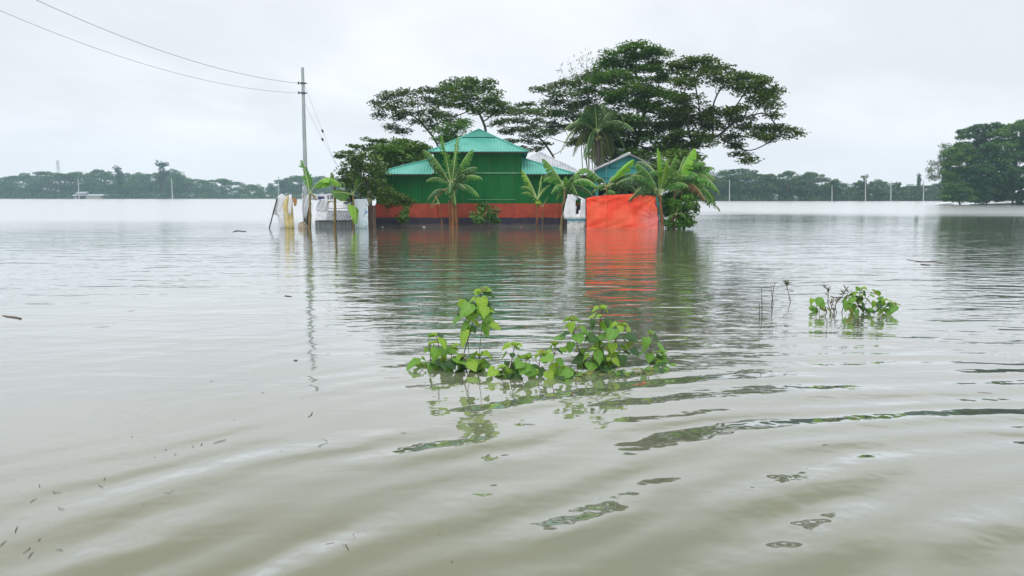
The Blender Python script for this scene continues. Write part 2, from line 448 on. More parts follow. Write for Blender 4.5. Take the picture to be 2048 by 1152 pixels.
def print_mat(name, base, ink, z0, z1, sc=7.0, thr=0.5):
    """pale woven sack with a printed band and faded marks"""
    ma = bpy.data.materials.new(name); ma.use_nodes = True
    t = NT(ma.node_tree)
    out = t.n('ShaderNodeOutputMaterial'); b = t.n('ShaderNodeBsdfPrincipled')
    tc = t.n('ShaderNodeTexCoord').outputs['Object']
    sp = t.n('ShaderNodeSeparateXYZ'); t.l(tc, sp.inputs[0])
    z = t.m('ADD', sp.outputs[2], t.m('MULTIPLY', t.noise(tc, 2.5, 2), 0.12))
    band = t.m('MULTIPLY', t.rng(z, z0, z0 + .03, 0, 1), t.rng(z, z1, z1 + .03, 1, 0))
    marks = t.rng(t.noise(tc, sc, 1, 0.4, 1.2), thr, thr + 0.05, 0, 1)
    low = t.rng(z, z0 - 0.02, z0, 1, 0)
    c = t.mix(t.ramp(t.noise(tc, 2.0, 4), 0.35, 0.7), base, tuple(v * 0.82 for v in base))
    c = t.mix(t.m('MULTIPLY', band, 0.85), c, ink)
    c = t.mix(t.m('MULTIPLY', t.m('MULTIPLY', marks, low), 0.7), c, (0.12, 0.17, 0.20))
    t.l(c, b.inputs['Base Color']); b.inputs['Roughness'].default_value = 0.6
    tr = t.n('ShaderNodeBsdfTranslucent'); t.l(c, tr.inputs[0])
    mx = t.n('ShaderNodeMixShader'); mx.inputs[0].default_value = 0.15
    t.l(b.outputs[0], mx.inputs[1]); t.l(tr.outputs[0], mx.inputs[2]); t.l(mx.outputs[0], out.inputs[0])
    return ma
M['sack_print'] = print_mat('printed_white_sack', (0.68, 0.68, 0.66), (0.06, 0.42, 0.52), 0.42, 0.62, 9, 0.56)

def scrawl_mat():
    ma = bpy.data.materials.new('blue_marked_sheet'); ma.use_nodes = True
    t = NT(ma.node_tree)
    out = t.n('ShaderNodeOutputMaterial'); b = t.n('ShaderNodeBsdfPrincipled')
    tc = t.n('ShaderNodeTexCoord').outputs['Object']
    sp = t.n('ShaderNodeSeparateXYZ'); t.l(tc, sp.inputs[0])
    x = t.m('ADD', sp.outputs[0], t.m('MULTIPLY', t.m('SUBTRACT', t.noise(tc, 4.0, 3), 0.5), 0.9))
    lines = t.m('SINE', t.m('MULTIPLY', x, 26.0))
    mk = t.m('MULTIPLY', t.rng(lines, 0.2, 0.6, 0, 1), t.rng(t.noise(tc, 3.0, 2), 0.45, 0.55, 0, 1))
    mk = t.m('MULTIPLY', mk, t.rng(sp.outputs[0], 0.12, 0.32, 0, 1))
    c = t.mix(t.noise(tc, 3, 3), (0.70, 0.76, 0.80), (0.58, 0.68, 0.74))
    c = t.mix(mk, c, (0.05, 0.22, 0.48))
    c = t.mix(t.rng(sp.outputs[2], 0.5, 0.25, 0, 0.5), c, (0.40, 0.58, 0.60))
    t.l(c, b.inputs['Base Color']); b.inputs['Roughness'].default_value = 0.6
    t.l(b.outputs[0], out.inputs[0])
    return ma
M['scrawl'] = scrawl_mat()

def heart_mat(name, ca, cb, vein):
    ma = bpy.data.materials.new(name); ma.use_nodes = True
    t = NT(ma.node_tree)
    out = t.n('ShaderNodeOutputMaterial'); b = t.n('ShaderNodeBsdfPrincipled')
    tc = t.n('ShaderNodeTexCoord').outputs['Object']
    sp = t.n('ShaderNodeSeparateXYZ'); t.l(tc, sp.inputs[0])
    ax = t.m('ABSOLUTE', sp.outputs[0])
    oi = t.n('ShaderNodeObjectInfo').outputs['Random']
    c = t.mix(oi, ca, cb)
    c = t.mix(t.m('MULTIPLY', t.ramp(t.noise(tc, 5.0, 3), 0.4, 0.7), 0.5), c, tuple(v * 0.72 for v in ca))
    mid = t.rng(ax, 0.008, 0.03, 1, 0)
    side = t.m('SINE', t.m('MULTIPLY', t.m('SUBTRACT', sp.outputs[1], t.m('MULTIPLY', ax, 0.8)), 42.0))
    side = t.m('MULTIPLY', t.rng(side, 0.88, 1.0, 0, 1), 0.45)
    c = t.mix(t.m('MAXIMUM', mid, side), c, vein)
    # small brown insect holes and spots
    sp2 = t.rng(t.noise(tc, 11.0, 2), 0.70, 0.74, 0, 0.8)
    c = t.mix(sp2, c, (0.10, 0.06, 0.02))
    t.l(c, b.inputs['Base Color']); b.inputs['Roughness'].default_value = 0.42
    b.inputs['Specular IOR Level'].default_value = 0.45
    bn = t.n('ShaderNodeBump'); bn.inputs['Strength'].default_value = 0.6; bn.inputs['Distance'].default_value = 0.02
    t.l(t.m('ADD', t.noise(tc, 6.0, 2), t.m('MULTIPLY', t.m('MAXIMUM', mid, side), -0.4)), bn.inputs['Height'])
    t.l(bn.outputs[0], b.inputs['Normal'])
    tr = t.n('ShaderNodeBsdfTranslucent'); t.l(t.mix(1.0, c, (1.25, 1.15, 0.4), 'MULTIPLY'), tr.inputs[0])
    mx = t.n('ShaderNodeMixShader'); mx.inputs[0].default_value = 0.33
    t.l(b.outputs[0], mx.inputs[1]); t.l(tr.outputs[0], mx.inputs[2]); t.l(mx.outputs[0], out.inputs[0])
    return ma
HEART = [heart_mat('heart_leaf_mid', (0.11, 0.29, 0.032), (0.19, 0.40, 0.045), (0.28, 0.45, 0.12)),
         heart_mat('heart_leaf_bright', (0.22, 0.42, 0.03), (0.32, 0.52, 0.05), (0.42, 0.56, 0.14)),
         heart_mat('heart_leaf_dark', (0.035, 0.10, 0.03), (0.06, 0.15, 0.035), (0.11, 0.22, 0.06)),
         heart_mat('heart_leaf_worn', (0.30, 0.30, 0.05), (0.16, 0.22, 0.05), (0.35, 0.36, 0.12))]

# ================================================================== LARGE STRUCTURE
# ------------------------------------------------------------------ water
def make_water():
    ys = np.array([-60, -20, 0, 10, 25, 50, 100, 200, 400, 900, 2500.0])
    xs = np.array([-2500, -900, -400, -200, -100, -50, -20, 0, 20, 50, 100, 200, 400, 900, 2500.0])
    V = np.array([(x, y, 0) for y in ys for x in xs])
    nx = len(xs)
    F = np.array([(j * nx + i, j * nx + i + 1, (j + 1) * nx + i + 1, (j + 1) * nx + i)
                  for j in range(len(ys) - 1) for i in range(nx - 1)])
    o = np_mesh('water', V, F, M['water'])
    return props(o, 'murky grey green flood water with long soft ripples', kind='structure')
make_water()

# far banks: ground beyond the flood
def bank(name, pts, label):
    mb = MB()
    top = [Vector((x, y, 0.12)) for x, y in pts]
    bot = [Vector((x, y, -1.0)) for x, y in pts]
    n = len(pts)
    mb.add(bot + top, [tuple(range(n, 2 * n))] + [(i, (i + 1) % n, n + (i + 1) % n, n + i) for i in range(n)])
    o = mb.build(name, M['earth'])
    return props(o, label, kind='structure')
bank('far_bank', [(-900, 446), (-300, 446), (-60, 450), (60, 452), (70, 2400), (-2400, 2400), (-2400, 446)],
     'low dark bank below the distant tree line on the left')
bank('near_bank', [(61, 246), (140, 246.5), (210, 247), (700, 260), (2400, 400), (2400, 2400), (75, 2400)],
     'low green bank below the distant tree line on the right')
bank('grove_bank', [(84, 136.6), (110, 136), (150, 137), (210, 142), (220, 190), (135, 190)],
     'flooded bank under the big grove on the right')

# ------------------------------------------------------------------ foliage tools
def leaf_mesh(name, C, N, size, asp, mats, parent=None, fold=0.15, mi=None):
    """one folded rhombic leaf per centre C with normal N"""
    n = len(C)
    a = rng.normal(size=(n, 3))
    N = N / np.linalg.norm(N, axis=1, keepdims=True)
    T = a - N * (a * N).sum(1, keepdims=True)
    T /= np.linalg.norm(T, axis=1, keepdims=True)
    B = np.cross(N, T)
    s = (size * rng.uniform(0.65, 1.3, n))[:, None]
    V = np.empty((n, 4, 3))
    V[:, 0] = C - T * s * 0.5
    V[:, 1] = C + B * s * asp * 0.5 + N * s * fold
    V[:, 2] = C + T * s * 0.5
    V[:, 3] = C - B * s * asp * 0.5 + N * s * fold
    F = np.arange(n * 4).reshape(n, 4)
    return np_mesh(name, V.reshape(-1, 3), F, mats, parent)

def up_normals(n, spread=0.7):
    N = rng.normal(size=(n, 3)) * spread
    N[:, 2] = np.abs(N[:, 2]) + 0.8
    return N

def grow(root, attr, step=0.4, infl=6.0, kill=0.7, trunk=None, iters=160, grav=0.0):
    """space colonisation; returns nodes and parent indices"""
    P = [np.array(p, float) for p in trunk] if trunk else [np.array(root, float)]
    par = [-1] + list(range(len(P) - 1))
    A = attr.copy()
    nodes = np.array(P)
    D = np.linalg.norm(A[:, None] - nodes[None], axis=2)
    near = D.argmin(1); nd = D.min(1)
    for it in range(iters):
        if len(A) == 0: break
        act = nd < infl
        if not act.any():
            act = nd < nd.min() + 0.5
        idx = near[act]
        dirs = A[act] - nodes[idx]
        dirs /= np.linalg.norm(dirs, axis=1, keepdims=True) + 1e-9
        acc = np.zeros_like(nodes); np.add.at(acc, idx, dirs)
        src = np.unique(idx)
        d = acc[src]; d[:, 2] += grav
        ln = np.linalg.norm(d, axis=1, keepdims=True)
        d = d / (ln + 1e-9) + rng.normal(size=d.shape) * 0.16
        d /= np.linalg.norm(d, axis=1, keepdims=True)
        new = nodes[src] + d * step
        off = len(nodes)
        nodes = np.vstack([nodes, new]); par.extend(src.tolist())
        Dn = np.linalg.norm(A[:, None] - new[None], axis=2)
        mn = Dn.min(1); am = Dn.argmin(1) + off
        upd = mn < nd
        near[upd] = am[upd]; nd[upd] = mn[upd]
        keep = nd > kill
        A, near, nd = A[keep], near[keep], nd[keep]
        if len(nodes) > 9000: break
    return nodes, np.array(par)

def limbs(nodes, par, r0=0.014, p=2.25, rmax=0.5, base_flare=1.0):
    n = len(nodes)
    ch = [[] for _ in range(n)]
    for i in range(1, n): ch[par[i]].append(i)
    rad = np.zeros(n)
    for i in range(n - 1, -1, -1):
        rad[i] = r0 if not ch[i] else sum(rad[c] ** p for c in ch[i]) ** (1 / p)
    # keep increasing monotonic even when the sum saturates
    k = rmax / rad[0] if rad[0] > rmax else 1.0
    rad = np.maximum(rad * k, r0)
    mb = MB()
    starts = [(0, None)]
    while starts:
        s, pr = starts.pop()
        chain = [s]; cur = s
        while ch[cur]:
            cs = sorted(ch[cur], key=lambda c: -rad[c])
            for c in cs[1:]: starts.append((c, cur))
            cur = cs[0]; chain.append(cur)
        pts = [nodes[i] for i in chain]; rr = [rad[i] for i in chain]
        if pr is not None:
            pts = [nodes[pr]] + pts; rr = [min(rad[pr], rr[0] * 1.15)] + rr
        if len(pts) < 2: continue
        pts = np.array(pts)
        if len(pts) > 3: pts[1:-1] = pts[1:-1] * 0.5 + (pts[:-2] + pts[2:]) * 0.25
        big = max(rr)
        mb.tube(pts, rr, 8 if big > 0.12 else (5 if big > 0.04 else 3), cap=False)
    return mb, rad, ch

def pad_points(pads, Y, per=14, dz=1.0, ratio=1.0):
    """cluster centres inside flattened pads given by sight line and half sizes"""
    out = []
    for pd in pads:
        px, py, rx, ry = pd[:4]
        dy = pd[4] if len(pd) > 4 else rng.uniform(-1.0, 1.0) * dz
        c = at(px, py, Y + dy)
        sx = rx / ppm(Y); sz = ry / ppm(Y) * 1.18
        n = max(4, int(per * (sx * max(sz, 0.25)) ** 0.8 * ratio))
        u = rng.normal(size=(n, 3)); u /= np.linalg.norm(u, axis=1, keepdims=True)
        u *= rng.uniform(0.45, 1.0, (n, 1)) ** 0.5
        flip = rng.random(n) < 0.6
        u[flip, 2] = np.abs(u[flip, 2])
        out.append(np.array(c) + u * np.array([sx, sx * 0.9, sz]))
    return np.vstack(out)

def blob(n):
    u = rng.normal(size=(n, 3)); u /= np.linalg.norm(u, axis=1, keepdims=True)
    return u * (rng.random((n, 1)) ** 0.45) * 1.7
random.seed(5)
def tree(name, base_px, Y, pads, label, cat='tree', per=15, leaves=30, size=0.22, asp=0.5, sig=(0.36, 0.36, 0.14),
         leafm='rain_leaf', rmax=0.35, trunk_px=None, spread=0.55, step=0.38, kill=0.55, barkm='bark',
         group=None, dz=1.6, r0=0.021, ratio=1.0, tip_leaves=8, dens=None):
    if dens is None: dens = 2.1 if leafm == 'rain_leaf_dull' else (2.0 if leafm == 'rain_leaf' else 1.9)
    base = at(base_px, 400, Y); base.z = -0.6
    t = thing(name, (base.x, base.y, 0), label, cat, group)
    K = pad_points(pads, Y, per, dz, ratio)
    if trunk_px:
        tp = [np.array(base)] + [np.array(at(a, b, Y + (c[0] if c else 0))) for a, b, *c in trunk_px]
        fine = []
        for a, b in zip(tp[:-1], tp[1:]):
            m = max(2, int(np.linalg.norm(b - a) / step))
            for q in range(m): fine.append(a + (b - a) * q / m + rng.normal(size=3) * 0.03)
        fine.append(tp[-1]); tp = fine
    else:
        top = np.array([K[:, 0].mean() * 0.4 + base.x * 0.6, Y, max(1.0, K[:, 2].min() * 0.6)])
        b0 = np.array(base); m = max(2, int(np.linalg.norm(top - b0) / step))
        tp = [b0 + (top - b0) * q / m for q in range(m + 1)]
    A = K.copy(); A[:, 2] -= 0.12
    nodes, par = grow(tp[0], A, step, 8.0, kill, trunk=tp, grav=0.05)
    off = np.array([base.x, base.y, 0])
    mb, rad, ch = limbs(nodes - off, par, r0, rmax=rmax)
    mb.build('trunk', M[barkm], t, smooth=True)
    tips = np.array([i for i in range(len(nodes)) if not ch[i] and i > len(tp)])
    C = np.repeat(K, int(leaves * dens), axis=0); C = C + blob(len(C)) * np.array(sig)
    if len(tips):
        C2 = np.repeat(nodes[tips], tip_leaves, axis=0); C2 = C2 + blob(len(C2)) * np.array(sig) * 0.6
        C = np.vstack([C, C2])
    leaf_mesh('crown', C - off, up_normals(len(C), spread), size, asp, M[leafm], t)
    return t

# ------------------------------------------------------------------ trees behind the houses
tree('rain_tree', 1268, 47.0, [
    (1275, 100, 38, 13), (1240, 112, 34, 12), (1312, 112, 28, 12), (1262, 128, 50, 12), (1222, 137, 34, 12), (1318, 138, 22, 12),
    (1290, 150, 42, 14), (1240, 158, 44, 13), (1205, 165, 28, 12), (1325, 165, 22, 10), (1262, 182, 48, 14), (1302, 190, 36, 14),
    (1215, 195, 36, 12), (1335, 200, 30, 13), (1250, 212, 46, 13), (1300, 222, 44, 14), (1200, 228, 30, 12), (1345, 232, 34, 13),
    (1245, 245, 42, 13), (1295, 256, 46, 14), (1215, 262, 30, 12), (1335, 265, 34, 14), (1262, 278, 40, 14), (1310, 290, 44, 14),
    (1240, 300, 30, 12), (1300, 312, 50, 12), (1222, 288, 26, 12), (1262, 312, 34, 10), (1338, 306, 26, 12), (1205, 306, 20, 10), (1228, 320, 24, 8), (1284, 330, 40, 8)],
    'tallest dark green rain tree, its domed crown rising behind the teal gabled shed', per=25, leaves=30, rmax=0.33,
    trunk_px=[(1262, 330), (1270, 290), (1288, 235), (1290, 195)])
tree('rain_tree', 1340, 45.0, [
    (1372, 122, 28, 9), (1405, 128, 32, 11), (1436, 143, 28, 12), (1362, 140, 28, 10), (1396, 152, 36, 10), (1372, 165, 28, 9), (1440, 165, 22, 8),
    (1466, 160, 26, 9), (1500, 162, 28, 10), (1530, 172, 24, 11), (1548, 185, 14, 9), (1505, 184, 30, 9), (1478, 176, 18, 6), (1528, 200, 24, 9), (1512, 208, 18, 7),
    (1540, 216, 15, 8), (1548, 228, 11, 6), (1372, 205, 34, 12), (1350, 222, 26, 12), (1400, 222, 24, 8), (1465, 224, 26, 8), (1440, 234, 36, 9), (1482, 240, 24, 8),
    (1395, 245, 34, 13), (1360, 256, 30, 12), (1430, 258, 30, 10), (1502, 256, 26, 8), (1535, 262, 24, 8), (1566, 260, 22, 8), (1590, 267, 14, 5),
    (1548, 278, 24, 6), (1512, 274, 24, 7), (1375, 275, 34, 13), (1415, 280, 22, 10), (1462, 278, 22, 8), (1466, 296, 17, 6), (1484, 310, 15, 5), (1498, 322, 10, 6),
    (1345, 292, 30, 14), (1385, 300, 24, 12)],
    'widest rain tree, reaching far out to the right over the open water', per=27, leaves=26, rmax=0.30,
    trunk_px=[(1345, 330), (1354, 302), (1384, 285), (1440, 272)])
tree('rain_tree', 1196, 50.0, [
    (1082, 181, 14, 3), (1108, 176, 22, 6), (1138, 172, 26, 9), (1168, 162, 26, 9), (1190, 152, 18, 7), (1125, 192, 28, 8), (1160, 190, 32, 10),
    (1098, 208, 24, 7), (1138, 213, 34, 9), (1176, 215, 28, 10), (1082, 226, 22, 6), (1120, 232, 30, 8), (1160, 240, 32, 10), (1192, 246, 22, 12),
    (1100, 250, 20, 6), (1064, 258, 24, 6), (1046, 228, 22, 7), (1085, 268, 22, 6), (1140, 262, 26, 8), (1180, 272, 28, 10), (1158, 290, 24, 8)],
    'loose rain tree left of the tallest one, behind the coconut palm', per=23, leaves=24, rmax=0.20, leafm='rain_leaf_dull',
    trunk_px=[(1196, 320), (1188, 296), (1170, 262)])
tree('rain_tree', 1118, 55.0, [
    (1050, 213, 22, 5), (1078, 222, 24, 6), (1024, 222, 18, 6), (1104, 230, 20, 6), (1040, 238, 24, 6), (1072, 246, 26, 6), (1012, 246, 18, 6),
    (1098, 262, 20, 5), (1030, 262, 20, 5), (1010, 268, 18, 6), (1050, 284, 20, 5), (1076, 300, 16, 5), (1142, 282, 16, 5), (1060, 272, 18, 4), (1012, 285, 16, 5), (1036, 298, 18, 5), (1128, 255, 16, 5), (1090, 290, 14, 5)],
    'thin bare limbed tree between the roof peak and the coconut palm', per=22, leaves=20, rmax=0.15, leafm='rain_leaf_dull', sig=(0.3, 0.3, 0.09),
    trunk_px=[(1112, 320), (1100, 300), (1078, 275)])
tree('rain_tree', 974, 53.0, [
    (905, 170, 24, 6), (930, 163, 26, 5), (958, 163, 24, 5), (980, 172, 16, 7), (890, 182, 24, 7), (922, 180, 32, 8), (958, 182, 30, 8),
    (988, 192, 12, 8), (902, 198, 26, 7), (940, 200, 34, 9), (974, 208, 26, 10), (1000, 214, 18, 8), (882, 212, 18, 6), (920, 216, 24, 7),
    (1008, 228, 16, 6), (985, 228, 20, 8), (955, 224, 20, 7), (885, 234, 24, 9), (908, 246, 18, 7), (1000, 248, 14, 5)],
    'round topped rain tree standing behind the peak of the green house', per=24, leaves=26, rmax=0.24,
    trunk_px=[(972, 300), (971, 255), (960, 228)])
tree('rain_tree', 892, 50.0, [
    (772, 199, 18, 6), (756, 212, 9, 8), (796, 190, 24, 5), (824, 187, 24, 5), (850, 184, 20, 5), (780, 216, 20, 5), (812, 208, 26, 7),
    (846, 202, 22, 7), (792, 238, 10, 8), (790, 256, 14, 6), (812, 266, 14, 4), (838, 246, 16, 4), (862, 226, 14, 5), (826, 228, 20, 5), (760, 232, 8, 5), (866, 255, 12, 4), (872, 205, 14, 6), (800, 222, 16, 5), (866, 238, 12, 5)],
    'leftmost umbrella crowned tree leaning left above the green house', per=24, leaves=22, rmax=0.16, leafm='rain_leaf_dull',
    trunk_px=[(880, 300), (866, 272), (845, 250)])
tree('broadleaf_tree', 905, 46.0, [
    (892, 268, 20, 10), (912, 258, 16, 9), (882, 284, 18, 9), (908, 280, 20, 10), (925, 250, 12, 7)],
    'small dense tree tucked behind the left side of the upper roof', per=26, leaves=30, leafm='rain_leaf', rmax=0.1, size=0.2)
tree('slender_tree', 718, 44.0, [
    (735, 284, 20, 7), (712, 296, 18, 5), (692, 306, 15, 4), (677, 314, 10, 2), (756, 296, 12, 5), (742, 302, 16, 5), (722, 312, 16, 5), (764, 284, 7, 4)],
    'sparse dark tree standing farthest left above the bushes', per=20, leaves=20, rmax=0.07, leafm='rain_leaf_dull', size=0.2, sig=(.22, .22, .08))
tree('broadleaf_tree', 812, 43.5, [
    (798, 290, 26, 9), (772, 304, 24, 9), (828, 298, 20, 10), (848, 306, 12, 10), (806, 312, 34, 12), (776, 326, 26, 9), (832, 326, 26, 12), (800, 338, 30, 9), (760, 316, 12, 8)],
    'yellow green bushy tree behind the left wing of the roof', per=34, leaves=34, leafm='bush_leaf', rmax=0.1, size=0.21, asp=0.55, spread=0.9)
tree('broadleaf_tree', 741, 38.3, [
    (730, 322, 30, 10), (706, 334, 18, 8), (746, 334, 20, 10), (728, 346, 30, 11), (754, 352, 18, 10), (712, 362, 20, 9), (742, 368, 32, 11),
    (766, 374, 16, 9), (724, 384, 22, 8), (750, 388, 20, 7), (694, 350, 18, 8), (704, 372, 20, 8), (688, 362, 12, 5), (712, 400, 14, 6)],
    'glossy dark fruit tree at the left corner of the green house', per=32, leaves=30, leafm='dark_leaf', rmax=0.075, size=0.22, asp=0.42, spread=1.0,
    sig=(.24, .24, .16), trunk_px=[(742, 410), (738, 370)], dens=1.35)
tree('shrub', 765, 38.0, [
    (772, 386, 16, 6), (796, 396, 18, 6), (764, 402, 16, 5), (818, 404, 12, 4), (784, 408, 12, 4)],
    'arching leafy shrub in front of the left end of the green wall', 'shrub', per=40, leaves=22, leafm='bush_leaf', rmax=0.03, r0=0.007, size=0.15, asp=0.5, spread=1.0,
    sig=(.16, .16, .1), step=0.2, kill=0.25)
tree('shrub', 812, 38.2, [(815, 412, 9, 6), (812, 428, 10, 8), (808, 442, 14, 8)],
    'narrow upright bush against the red band left of the tall banana', 'shrub', per=60, leaves=24, leafm='dark_leaf', rmax=0.03, r0=0.006, size=0.12, asp=0.6, spread=1.0,
    sig=(.12, .12, .12), step=0.15, kill=0.2)
tree('shrub', 972, 38.4, [(970, 418, 16, 8), (985, 426, 14, 8), (958, 430, 14, 9), (974, 438, 20, 10), (988, 446, 10, 6), (956, 446, 12, 6)],
    'round dark bush in the water in the middle of the green house front', 'shrub', per=46, leaves=22, leafm='dark_leaf', rmax=0.03, r0=0.007, size=0.12, asp=0.7, spread=1.0,
    sig=(.14, .14, .12), step=0.15, kill=0.2)
tree('shrub', 1368, 37.6, [(1368, 405, 20, 10), (1382, 418, 14, 10), (1362, 425, 18, 10), (1376, 438, 16, 8), (1350, 412, 16, 10), (1368, 448, 18, 5)],
    'low green bush at the right foot of the banana clump', 'shrub', per=40, leaves=24, leafm='bush_leaf', rmax=0.03, r0=0.007, size=0.17, asp=0.6, spread=1.0,
    sig=(.16, .16, .12), step=0.18, kill=0.22)
tree('broadleaf_tree', 1372, 40.5, [(1352, 312, 24, 10), (1376, 320, 22, 12), (1345, 336, 26, 12), (1382, 345, 18, 14), (1360, 365, 28, 14), (1375, 385, 20, 10), (1330, 350, 20, 12)],
    'leafy green tree filling the gap behind the right banana clump', per=30, leaves=28, leafm='bush_leaf', rmax=0.08, size=0.22, asp=0.5, spread=0.9)

tree('shrub', 1346, 38.4, [(1338, 405, 16, 14), (1352, 400, 16, 14), (1340, 430, 16, 12), (1356, 432, 18, 14), (1345, 448, 20, 6), (1332, 418, 10, 12)],
     'dark undergrowth packed behind the stems of the right banana clump', 'shrub', per=40, leaves=26, leafm='dark_leaf', rmax=0.03, r0=0.007, size=0.17, asp=0.6, spread=1.0,
     sig=(.16, .16, .12), step=0.18, kill=0.22)
tree('broadleaf_tree', 1222, 47.5, [(1200, 272, 24, 12), (1225, 262, 24, 10), (1232, 290, 26, 12), (1205, 300, 22, 12), (1245, 308, 26, 10), (1220, 322, 26, 8)],
     'dark bushy tree filling the gap between the coconut palm and the teal gable', leafm='rain_leaf', rmax=0.1, dens=1.6)
# feathery bamboo tops
def bamboo(px, Y, tips, label):
    base = at(px, 400, Y); base.z = 0
    t = thing('bamboo', base, label, 'bamboo')
    cen = []; off = np.array(base)
    for (tx, ty) in tips:
        tip = np.array(at(tx, ty, Y + rng.uniform(-.6, .6))); b = np.array(base) + rng.normal(size=3) * [0.3, 0.3, 0]; b[2] = -0.4
        mid = b * 0.35 + tip * 0.65; mid[0] = b[0] * 0.6 + tip[0] * 0.4; mid[2] += 0.8
        mb = MB(); pts = []
        for q in range(15):
            s = q / 14; p = (1 - s) ** 2 * b + 2 * s * (1 - s) * mid + s * s * tip; pts.append(p - off)
            if s > 0.62:
                for _ in range(9):
                    cen.append(p + rng.normal(size=3) * [0.22, 0.22, 0.16])
        mb.tube(pts, [0.04 * (1 - 0.85 * i / 14) for i in range(15)], 5)
        mb.build('cane', M['stem_green'], t, smooth=True)
    C = np.array(cen)
    N = rng.normal(size=C.shape)
    leaf_mesh('foliage', C - off, N, 0.3, 0.16, M['rain_leaf_dull'], t)
bamboo(1182, 49.0, [(1122, 142), (1140, 125), (1158, 118), (1172, 108), (1186, 118), (1148, 140), (1176, 132), (1192, 136)],
       'feathery pale bamboo tops rising left of the tallest tree')

# ------------------------------------------------------------------ fronds (banana, coconut)
def bez(S, Cc, T, n):
    return [S * (1 - s) ** 2 + Cc * (2 * s * (1 - s)) + T * s * s for s in [i / n for i in range(n + 1)]]

def banana_leaf(parent, off, S, T, arch, wid, torn, m, fold=0.5, petiole=0.14, n=30):
    wid *= 2.0
    roll = random.uniform(-0.45, 0.45) if torn > 0.15 else random.choice((-1, 1)) * random.uniform(0.5, 0.8)
    if torn > 0.15: fold += 0.3
    S = Vector(S); T = Vector(T)
    Cc = (S + T) / 2 + Vector((0, 0, arch * 1.35)) + (T - S) * 0.06
    P = bez(S, Cc, T, n)
    mb = MB()
    L = (T - S).length
    mb.cur = 1
    mb.tube([p - off for p in P], [max(0.009, 0.028 * (1 - 0.7 * i / n)) * (1 + L * 0.12) for i in range(n + 1)], 5)
    mb.cur = 0
    i0 = int(n * petiole)
    for sgn in (-1, 1):
        sag = 0.0; tear = 0
        pv = None
        tears = {i for i in range(i0, n) if torn and random.random() < min(.9, torn * 1.3)} | {i0}
        for i in range(i0, n):
            s = (i - i0) / (n - i0); s2 = (i + 1 - i0) / (n - i0)
            def width(q): return wid * (max(0.0, math.sin(PI * min(1, (q * 0.93 + 0.05)) ** 0.75)) ** 0.6)
            if i in tears:
                sag = fold + random.uniform(-0.4, 0.5) * (1 if torn else 0.15) + (0.25 if torn else 0) * s
                pv = None; tear = 1
            a, b = P[i], P[i + 1]
            tg = (b - a).normalized()
            sd_ = tg.cross(Vector((0, 0, 1)))
            if sd_.length < 0.2: sd_ = tg.cross(Vector((0.2, -1, 0.1)))
            sd_.normalize()
            nu = sd_.cross(tg).normalized()
            if nu.z < 0: nu = -nu
            sd_, nu = sd_ * math.cos(roll) + nu * math.sin(roll), nu * math.cos(roll) - sd_ * math.sin(roll)
            def edge(p, q, k):
                d1 = sd_ * sgn * math.cos(sag * 0.6) - nu * math.sin(sag * 0.6)
                d2 = sd_ * sgn * math.cos(sag * 1.5) - nu * math.sin(sag * 1.5)
                w_ = width(q)
                p1 = p + d1 * w_ * 0.5 + tg * 0.03
                return p1, p1 + d2 * w_ * 0.5 + tg * (0.06 + k) - Vector((0, 0, 0.05 * w_))
            if pv is None:
                a1, a2 = edge(a.lerp(b, 0.25) if torn else a, s, L * .018 if torn else 0)
                pv = (a - off, a1 - off, a2 - off)
            b1, b2 = edge(b.lerp(a, 0.2) if torn and (i + 1) in tears else b, s2, (-L * .022 if torn and (i + 1) in tears else -.01))
            cur = (b - off, b1 - off, b2 - off)
            mb.add([pv[0], pv[1], pv[2], cur[0], cur[1], cur[2]], [(0, 1, 4, 3), (1, 2, 5, 4)])
            pv = cur
            tear = 0
    return mb.build('leaf', [M[m], M['midrib']], parent, smooth=False)

def banana(px, py, Y, stem_top, leaves_, label, r=0.11, lean=0.0, dry=False, extra_stems=()):
    base = at(px, py, Y); base.z = 0
    t = thing('banana_plant', base, label, 'banana plant', 'banana plants around the flooded yard')
    top = at(stem_top[0], stem_top[1], Y)
    for (bx, tx, ty, rr) in ((px, stem_top[0], stem_top[1], r),) + tuple(extra_stems):
        b = at(bx, py, Y); b.z = -0.4; tp = at(tx, ty, Y)
        mb = MB(); pts = []; rad = []
        for i in range(9):
            s = i / 8
            pts.append(b.lerp(tp, s) + Vector((math.sin(s * 3) * 0.03, 0, 0)) - base)
            rad.append(rr * (1 - 0.45 * s) * (1 + 0.06 * math.sin(i * 2.3)))
        mb.tube(pts, rad, 10)
        # peeling sheath strips
        for k in range(5):
            a = rng.uniform(0, 2 * PI); z0 = rng.uniform(0.25, 0.8)
            q = Vector(pts[0]).lerp(Vector(pts[-1]), z0) + Vector((math.cos(a), math.sin(a), 0)) * rr * 0.9
            mb.tube([q, q + Vector((math.cos(a) * 0.05, math.sin(a) * 0.05, -0.12)), q + Vector((math.cos(a) * 0.04, math.sin(a) * 0.04, -0.34))], [0.03, 0.035, 0.01], 4, flat=0.3)
        mb.build('stem', M['banana_stem_dry' if dry else 'banana_stem'], t, smooth=True)
    for lf in leaves_:
        tx, ty, arch, wd, torn, m = lf[:6]
        dy = lf[6] if len(lf) > 6 else random.uniform(-0.6, 0.3)
        fold = lf[7] if len(lf) > 7 else 0.5
        st = at(lf[8][0], lf[8][1], Y) if len(lf) > 8 else top
        banana_leaf(t, base, st - Vector((0, 0, 0.05)), at(tx, ty, Y + dy), arch, wd, torn, m, fold)
    return t

